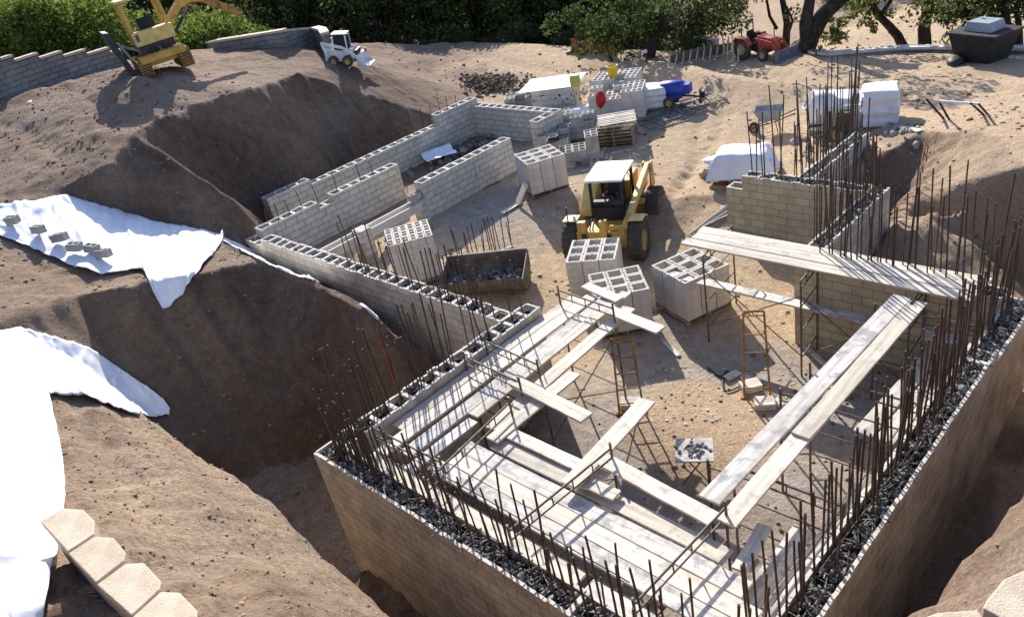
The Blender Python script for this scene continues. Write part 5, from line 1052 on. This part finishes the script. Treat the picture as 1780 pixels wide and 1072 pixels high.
# red-orange rods against the shaded cut
for (a, b, lab) in (((655, 572), (688, 672), 'orange-red painted rod leaning on the shaded cut bank'), ((637, 673), (690, 668), 'orange-red painted rod lying low at the foot of the cut'), ((676, 668), (738, 642), 'orange-red painted rod slanting up from the foot of the cut'), ((1608, 250), (1600, 300), 'red painted rod leaning in the gully of the right bank')):
    q0, q1 = at(*a, .06), at(*b, .06); mb = MB().tube([(0, 0, 0), (q1 - q0)], .018, 6); o = mb.build('painted_rod', MAT['orange_dull']); o.location = q0; tag(o, lab, 'rod')
o = MB().box((0, 0, .02), (.5, .12, .04)).build('wood_scrap', MAT['plank']); o.location = at(53, 178); o.rotation_euler = (0, 0, -.4); tag(o, 'pale wood scrap on the upper slope left of the tracked machine', 'wood scrap')
mb = MB(); mb.lathe([(.001, 0), (.05, 0), (.05, .3), (.03, .36), (.001, .36)], n=10); o = mb.build('white_bottle', MAT['paint_white']); o.location = P(1748, 345, .9); o.location.z = .9; q = P(1748, 345, 1.75); o.location = q; bpy.data.objects.remove(o)

# more site clutter
for k, (x0, y0, x1, y1, w_, lab) in enumerate(((872, 372, 905, 352, .2, 'dusty board lying near the leaning board'), (1010, 300, 1048, 288, .12, 'thin batten on the dust behind the yellow forklift'), (1062, 268, 1120, 258, .14, 'batten lying beside the empty pallet pile'), (1290, 655, 1320, 668, .2, 'pale board offcut on the room floor'), (1345, 690, 1362, 712, .15, 'narrow offcut by the inner bracket post'), (1150, 590, 1180, 620, .1, 'thin lath lying on the floor right of the near stack'), (1262, 660, 1285, 648, .2, 'board offcut at the foot of the right yellow frame'), (930, 262, 952, 270, .2, 'short board on the ground at the wing corner'), (1395, 600, 1440, 640, .12, 'lath on the floor before the end wall'), (1560, 222, 1600, 230, .2, 'pale board on the dirt right of the wrapped pallets'))):
    a, b = at(x0, y0, .03), at(x1, y1, .03); plank(lab, a, b, w=w_, t=.03, m_='plank_grey' if k % 2 else 'plank', group='offcuts lying on the ground')
for k in range(10):
    q = at(random.choice((945, 985, 1030, 1040, 925, 1000)) + random.uniform(-14, 14), random.uniform(268, 292)); block(OLD, q + Vector((0, 0, .01)), (0, random.choice((0, 0, R(90))), random.random() * 3), 'loose grey block lying in the dust around the block piles', 'loose blocks around the piles')
mb = MB(); nu = 16; vs = []
for i in range(nu):
    for j in range(nu): u, v = i / (nu - 1) - .5, j / (nu - 1) - .5; vs.append((u * 1.2, v * .8, .18 + .10 * float(vnoise(np.array([u * 5 + 4]), np.array([v * 5 + 2]), 8)[0]) + .12 * (v > .2)))
mb.add(vs, [(i * nu + j, (i + 1) * nu + j, (i + 1) * nu + j + 1, i * nu + j + 1) for i in range(nu - 1) for j in range(nu - 1)], True); o = mb.build('plastic_sheet', MAT['tarp']); o.location = P(765, 276, -1.1); o.rotation_euler = (0, 0, 1.2); tag(o, 'pale plastic sheet over a heap inside the wing', 'sheet')
mb = MB(); rr = random.Random(6)
for _ in range(50): mb.lump((rr.gauss(0, .35), rr.gauss(0, .9), rr.uniform(0, .18)), rr.uniform(.06, .16), 3, .35, rng=rr)
o = mb.build('dark_rubble_heap', MAT['rubble']); o.location = P(800, 268, -1.2); tag(o, 'dark rubble heap inside the wing beside the plastic sheet', 'rubble', kind='stuff')
mb = MB(); pts = [at(1230 + 60 * math.sin(k * .5) * .3 + k * 5, 640 + 30 * math.sin(k * .8) * .4 + k * 3, .03) for k in range(14)]; mb.tube(pts, .016, 6); tag(mb.build('hose', MAT['black']), 'black hose snaking over the room floor by the right yellow frame', 'hose')
mb = MB(); rr = random.Random(16)
for _ in range(420):
    q = P(rr.uniform(1120, 1440), rr.uniform(640, 740), -2.2) if rr.random() < .7 else P(rr.uniform(860, 1060), rr.uniform(255, 300), -1.2); r = .008 + .045 * rr.random() ** 3; mb.lump((q.x, q.y, ground(q.x, q.y) + r * .1), (r, r * rr.uniform(.4, 1), r * .4), .4, .4, rng=rr)
tag(mb.build('mortar_crumbs', MAT['block_new']), 'crumbs of mortar and broken block on the floor', 'rubble', kind='stuff')

mb = MB(); rr = random.Random(31); c0 = P(858, 152, -.9)
for _ in range(620):
    u, v = rr.gauss(0, .45), rr.gauss(0, .45); r = .03 + .10 * rr.random() ** 2.5; x, y = c0.x + u * 1.9, c0.y + v * 1.2
    mb.lump((x, y, ground(x, y) + .38 * math.exp(-(u * u + v * v) / .35) * rr.uniform(.7, 1)), (r * 1.2, r, r * .6), .6, .35, rng=rr)
o = mb.build('dirt_heap', MAT['dirt_dark']); tag(o, 'dark clumpy dirt heap between the bank and the block stacks', 'dirt heap', kind='stuff')
# ================================================================ loose stones and clods
def scatter(name, label, n_, pick, r0, r1, mname, seed, flat=.65):
    rr = random.Random(seed); base = []; 
    for k in range(6):
        bm = bmesh.new(); bmesh.ops.create_icosphere(bm, subdivisions=1, radius=1)
        v = np.array([list(x.co) for x in bm.verts]) * np.array([[1 + rr.uniform(-.35, .35)] for _ in bm.verts]); f = np.array([[x.index for x in q.verts] for q in bm.faces]); base.append((v, f)); bm.free()
    V, Fc = [], []; off = 0
    for _ in range(n_):
        x, y = pick(rr); v, f = base[rr.randrange(6)]; r = r0 + (r1 - r0) * rr.random() ** 3.2; an = rr.random() * 6.28
        c, s = math.cos(an), math.sin(an); w = v * np.array([r * rr.uniform(.7, 1.3), r, r * flat]); w = np.stack([w[:, 0] * c - w[:, 1] * s + x, w[:, 0] * s + w[:, 1] * c + y, w[:, 2] + ground(x, y) + r * .15], 1)
        V.append(w); Fc.append(f + off); off += len(v)
    V = np.concatenate(V); Fc = np.concatenate(Fc); me = bpy.data.meshes.new(name); me.vertices.add(len(V)); me.vertices.foreach_set('co', V.astype(np.float32).ravel()); me.loops.add(Fc.size); me.loops.foreach_set('vertex_index', Fc.astype(np.int32).ravel()); me.polygons.add(len(Fc)); me.polygons.foreach_set('loop_start', np.arange(0, Fc.size, 3, dtype=np.int32)); me.polygons.foreach_set('loop_total', np.full(len(Fc), 3, dtype=np.int32)); me.update(calc_edges=True)
    me.materials.append(MAT[mname]); o = bpy.data.objects.new(name, me); COL.objects.link(o); return tag(o, label, 'stones', kind='stuff')
mat('clod', (.30, .205, .13), .95, .3, 6, island=.4, bump=.4)
def reg(x0, x1, y0, y1): return lambda r: (r.uniform(x0, x1), r.uniform(y0, y1))
scatter('clods', 'brown clods and stones on the foreground slope', 3800, reg(-7, 9.6, -4.6, -1.3), .005, .034, 'clod', 1, .5)
scatter('clods', 'brown clods and stones on the west plain and banks', 3600, reg(-26, -1.5, -2.6, 9), .008, .07, 'clod', 2, .5)
scatter('clods', 'clods and stones along the right-hand slopes', 1300, reg(3, 11, -1.5, 22), .008, .07, 'clod', 3, .5)
scatter('pebbles', 'pale pebbles and chips over the yard and room floor', 2600, reg(-12, 7.5, .5, 19), .008, .045, 'stone', 4)
scatter('clods', 'clods and stones on the far ground', 1500, reg(-30, 8, 17, 40), .02, .10, 'clod', 5)
scatter('gravel', 'dark gravel behind the wall caps', 2500, lambda r: (lambda t: (t, -5.0 + (t - 4) * .33 + r.uniform(-.5, .25)))(r.uniform(3.0, 7.6)), .01, .03, 'stone', 6)

mb = MB(); rr = random.Random(77)
for _ in range(2600):
    x = rr.uniform(-6, 9.4); y = rr.uniform(-4.0, -1.35) if x < 8.6 else rr.uniform(-2, 4); an = rr.gauss(.9, .5); l = rr.uniform(.03, .13); z = ground(x, y)
    x2, y2 = x + math.cos(an) * l, y + math.sin(an) * l; z2 = ground(x2, y2); w = rr.uniform(.002, .005)
    mb.add([(x - w, y + w, z + .008), (x + w, y - w, z + .008), (x2, y2, z2 + rr.uniform(.012, .035))], [(0, 1, 2)])
tag(mb.build('dry_straw', MAT['grass_dry']), 'bits of dry straw and roots on the foreground slope', 'straw', kind='stuff')

# ================================================================ trees
def leaf_mesh(name, clumps, per, size, mname, seed, droop=0):
    r = np.random.RandomState(seed); C_, S_ = [], []
    for (c, rad) in clumps:
        n_ = int(per * rad[0] * rad[1]) + 20; d = r.normal(size=(n_, 3)); d /= np.linalg.norm(d, axis=1)[:, None]; q = r.uniform(.45, 1.08, size=(n_, 1)) ** .6
        C_.append(np.array(c) + d * q * np.array(rad)); S_.append(r.uniform(.6, 1.4, n_) * size)
    c = np.concatenate(C_); s = np.concatenate(S_)[:, None]; n_ = len(c)
    a = r.normal(size=(n_, 3)); a /= np.linalg.norm(a, axis=1)[:, None]; b = np.cross(a, r.normal(size=(n_, 3))); b /= np.linalg.norm(b, axis=1)[:, None]
    b2 = np.cross(a, b) * .35
    V = np.stack([c - a * s, c - b * s * .5 + b2 * s * .6, c + a * s, c + b * s * .5 + b2 * s * .6], 1).reshape(-1, 3)
    me = bpy.data.meshes.new(name); me.vertices.add(len(V)); me.vertices.foreach_set('co', V.astype(np.float32).ravel()); me.loops.add(len(V)); me.loops.foreach_set('vertex_index', np.arange(len(V), dtype=np.int32)); me.polygons.add(n_); me.polygons.foreach_set('loop_start', np.arange(0, len(V), 4, dtype=np.int32)); me.polygons.foreach_set('loop_total', np.full(n_, 4, dtype=np.int32)); me.update(calc_edges=True); me.materials.append(MAT[mname]); return me
def make_clumps(rr, n_, R_, z0, z1, cr, flat=.75):
    out = []
    for _ in range(n_):
        t = rr.random() * 6.28; q = math.sqrt(rr.random()) * R_; z = rr.uniform(z0, z1); k = math.sin(math.pi * min(1, max(0, (z - z0) / (z1 - z0) * .8 + .2))) ** .5
        r_ = cr * rr.uniform(.6, 1.3); out.append(((math.cos(t) * q * k, math.sin(t) * q * k, z), (r_, r_, r_ * flat)))
    return out
TREE = {}
def tree_kind(key, name, mname, H, R_, z0, n_, cr, per, size, seed, trunk_r=.3, low=0, fork=True):
    rr = random.Random(seed); cl = make_clumps(rr, n_, R_, z0, H, cr); me = leaf_mesh('crown', cl, per, size, mname, seed)
    mb = MB(); top = Vector((rr.uniform(-.4, .4), rr.uniform(-.4, .4), z0 + .2 * (H - z0)))
    mid = top * .5 + Vector((rr.uniform(-.2, .2), rr.uniform(-.2, .2), 0)); mb.tube([(0, 0, -.4), (0, 0, .05), mid, top], [trunk_r * 1.5, trunk_r * 1.1, trunk_r * .9, trunk_r * .75], 10)
    for k in range(7 if fork else 3):
        c = Vector(rr.choice(cl)[0]); s = mid.lerp(top, rr.random()); m2 = s.lerp(c, .5) + Vector((rr.uniform(-.3, .3), rr.uniform(-.3, .3), rr.uniform(0, .4))); mb.tube([s, m2, c], [trunk_r * .55, trunk_r * .35, .03], 7)
    o = mb.build('trunk', MAT['bark']); t = o.data; bpy.data.objects.remove(o); TREE[key] = (name, me, t)
tree_kind('oak', 'oak_tree', 'leaf_dark', 7.5, 3.3, 1.2, 60, 1.1, 95, .13, 3, .28)
tree_kind('oak2', 'oak_tree', 'leaf_mid', 6.5, 3.0, .9, 52, .95, 75, .125, 4, .24)
tree_kind('dark', 'evergreen_tree', 'leaf_dark', 9, 2.4, .6, 60, 1.0, 100, .13, 5, .22, fork=False)
tree_kind('bush', 'bright_bush', 'leaf_bright', 2.9, 1.7, .2, 42, .62, 190, .085, 6, .07)
tree_kind('bush2', 'olive_bush', 'leaf_olive', 2.4, 1.5, .2, 34, .6, 190, .08, 7, .06)
tree_kind('high', 'oak_tree', 'leaf_mid', 7.5, 3.4, 3.1, 50, 1.1, 90, .13, 8, .30)
def tree(key, px, dist, s=1.0, label='', group=None, rz=None, dz=0, cat='tree'):
    d = ray(px, 60); d.z = 0; d.normalize(); x, y = CAM.x + d.x * dist, CAM.y + d.y * dist
    name, crown, trunk = TREE[key]; root = thing(name, label, cat, (x, y, ground(x, y) - .1 + dz), random.random() * 6.28 if rz is None else rz, group); root.scale = (s, s, s * random.uniform(.92, 1.08))
    for nm, me_ in (('trunk', trunk), ('crown', crown)): o = bpy.data.objects.new(nm, me_); COL.objects.link(o); o.parent = root
    return root
rr = random.Random(42)
# left: bright scrub beyond the retaining wall, dark trees behind it
for k in range(15): tree('bush', -30 + k * 34 + rr.uniform(-10, 10), rr.uniform(47, 52), rr.uniform(.95, 1.35), 'sunlit yellow-green bush in the scrub beyond the left retaining walls', 'bright bushes beyond the retaining walls', cat='bush')
for k in range(12): tree('bush2', -20 + k * 43 + rr.uniform(-12, 12), rr.uniform(54, 58), rr.uniform(1.2, 1.7), 'dull green bush behind the bright scrub at the top left', 'dull bushes behind the bright scrub', cat='bush')
for k in range(12): tree('dark', -40 + k * 50 + rr.uniform(-15, 15), rr.uniform(62, 74), rr.uniform(.95, 1.25), 'dark evergreen tree at the back of the top left corner', 'dark trees at the top left')
for k in range(6): tree('oak', -20 + k * 95 + rr.uniform(-20, 20), rr.uniform(76, 88), rr.uniform(1.2, 1.5), 'broad dark oak far behind the evergreens at the top left', 'far oaks at the top left')
# middle: a dense row of oaks above the road
for k in range(9): tree('oak', 530 + k * 72 + rr.uniform(-18, 18), rr.uniform(56, 62) - k * 1.3, rr.uniform(.9, 1.1), 'dark leaning oak in the row above the dirt road', 'oaks in the row above the road')
for k in range(8): tree('oak2', 590 + k * 78 + rr.uniform(-16, 16), rr.uniform(52, 55) - k * 1.1, rr.uniform(.85, 1.1), 'smaller olive-green oak at the front of the row above the road', 'front oaks above the road')
for k in range(8): tree('dark', 500 + k * 85 + rr.uniform(-20, 20), rr.uniform(64, 74) - k * 1.2, rr.uniform(1.0, 1.2), 'tall dark tree behind the row of oaks above the road', 'tall trees behind the oaks')
for k in range(12): tree('bush2', 650 + k * 49 + rr.uniform(-12, 12), rr.uniform(47, 50) - k * .75, rr.uniform(.5, .85), 'low dark bush under the oaks along the road', 'low bushes under the oaks', cat='bush')
# right: single oaks with bare leaning trunks
def big_oak(label, pts, r, crown, s=1.0, mname='leaf_mid', seed=1, base=None):
    """trunk limbs given as pixel polylines on a vertical plane through the base"""
    b = G(*base); root = thing('oak_tree', label, 'tree', b); dist = (Vector((b.x, b.y)) - Vector((CAM.x, CAM.y))).length; fwd = Vector((b.x - CAM.x, b.y - CAM.y, 0)).normalized(); rgt = Vector((fwd.y, -fwd.x, 0)); rr = random.Random(seed)
    def V(px, py, dep=0):
        d = ray(px, py); t = dist / (d.x * fwd.x + d.y * fwd.y); return CAM + d * t + fwd * dep - b
    mb = MB()
    for k, (poly, r0, r1) in enumerate(pts):
        q = [V(x, y, (rr.uniform(-.5, .5) if i > 0 else 0) if k else 0) for i, (x, y) in enumerate(poly)]; n_ = len(q); mb.tube(q, [r0 + (r1 - r0) * i / (n_ - 1) for i in range(n_)], 10)
    mb.build('trunk', MAT['bark'], root); cl = []
    for (x, y, rad, n_) in crown:
        c = V(x, y); 
        for _ in range(n_): a = c + Vector((rr.gauss(0, rad * .55), rr.gauss(0, rad * .6), rr.gauss(0, rad * .4))); q = rad * rr.uniform(.25, .5); cl.append((tuple(a), (q, q, q * .75)))
    o = bpy.data.objects.new('crown', leaf_mesh('crown', cl, 190, .10, mname, seed)); COL.objects.link(o); o.parent = root
    return root
big_oak('big leaning oak with a forked dark trunk beside the red tractor', [([(1398, 90), (1410, 60), (1428, 30), (1452, 2), (1478, -40)], .42, .22), ([(1404, 75), (1400, 40), (1408, 0), (1400, -60)], .3, .16), ([(1420, 42), (1448, 20), (1480, -10)], .16, .08), ([(1398, 90), (1388, 94)], .45, .5)], 0, [(1400, -130, 2.2, 6), (1330, -60, 1.6, 5), (1452, 62, .6, 8), (1440, 40, .45, 4)], seed=21, base=(1396, 92))
big_oak('wide dark oak canopy overhanging the road by the timber formwork', [([(1128, 100), (1132, 80), (1145, 50), (1150, 10)], .3, .18), ([(1130, 85), (1100, 60), (1070, 40)], .15, .07), ([(1140, 60), (1185, 45), (1220, 35)], .15, .07)], 0, [(1060, 48, 1.4, 18), (1140, 30, 1.7, 22), (1215, 38, 1.2, 14), (1010, 35, 1.2, 12), (1265, 18, 1.0, 8)], seed=27, base=(1128, 102), mname='leaf_dark')
big_oak('thin dark oak with two stems just behind the red tractor', [([(1366, 78), (1368, 40), (1360, 0), (1352, -60)], .22, .12), ([(1366, 70), (1378, 40), (1368, 10)], .1, .05), ([(1350, 50), (1338, 25), (1330, -10)], .1, .06)], 0, [(1310, -20, 1.6, 12), (1270, 5, 1.3, 12), (1230, 15, 1.3, 14)], seed=22, base=(1366, 80), mname='leaf_dark')
big_oak('slim oak bending left over the far terrace with a low tuft of leaves', [([(1571, 84), (1560, 62), (1545, 45), (1530, 30), (1512, 5), (1490, -30)], .20, .10), ([(1530, 30), (1548, 5), (1560, -20)], .10, .06)], 0, [(1512, 12, .9, 14), (1548, -8, .7, 6), (1500, -20, 1.3, 8), (1513, 48, .4, 4)], seed=23, base=(1571, 86))
big_oak('straight dark-trunked oak at the far terrace, standing alone', [([(1608, 84), (1606, 50), (1612, 20), (1608, -20), (1604, -70)], .26, .16), ([(1610, 25), (1622, -5), (1640, -30)], .12, .06)], 0, [(1640, -40, 1.4, 5), (1645, 15, .9, 8)], seed=24, base=(1608, 86))
big_oak('dense dark oak hanging over the steel skip', [([(1757, 88), (1752, 60), (1748, 30), (1745, -20)], .2, .12), ([(1772, 88), (1772, 50), (1765, 10)], .14, .08)], 0, [(1690, 15, 1.3, 18), (1740, 5, 1.4, 20), (1790, 0, 1.4, 14), (1720, -40, 1.5, 4), (1660, 15, .9, 8)], seed=25, base=(1757, 90), mname='leaf_dark')
for k in range(7): tree('bush2', 1440 + k * 50 + rr.uniform(-15, 15), rr.uniform(52, 62), rr.uniform(.5, .9), 'small dry bush on the pale hillside beyond the far terrace', 'dry bushes on the far hillside', cat='bush')
for k in range(5): tree('oak2', 1180 + k * 130 + rr.uniform(-20, 20), rr.uniform(74, 84), rr.uniform(.8, 1.0), 'distant oak on the hillside behind the right-hand terrace', 'distant oaks on the hillside')
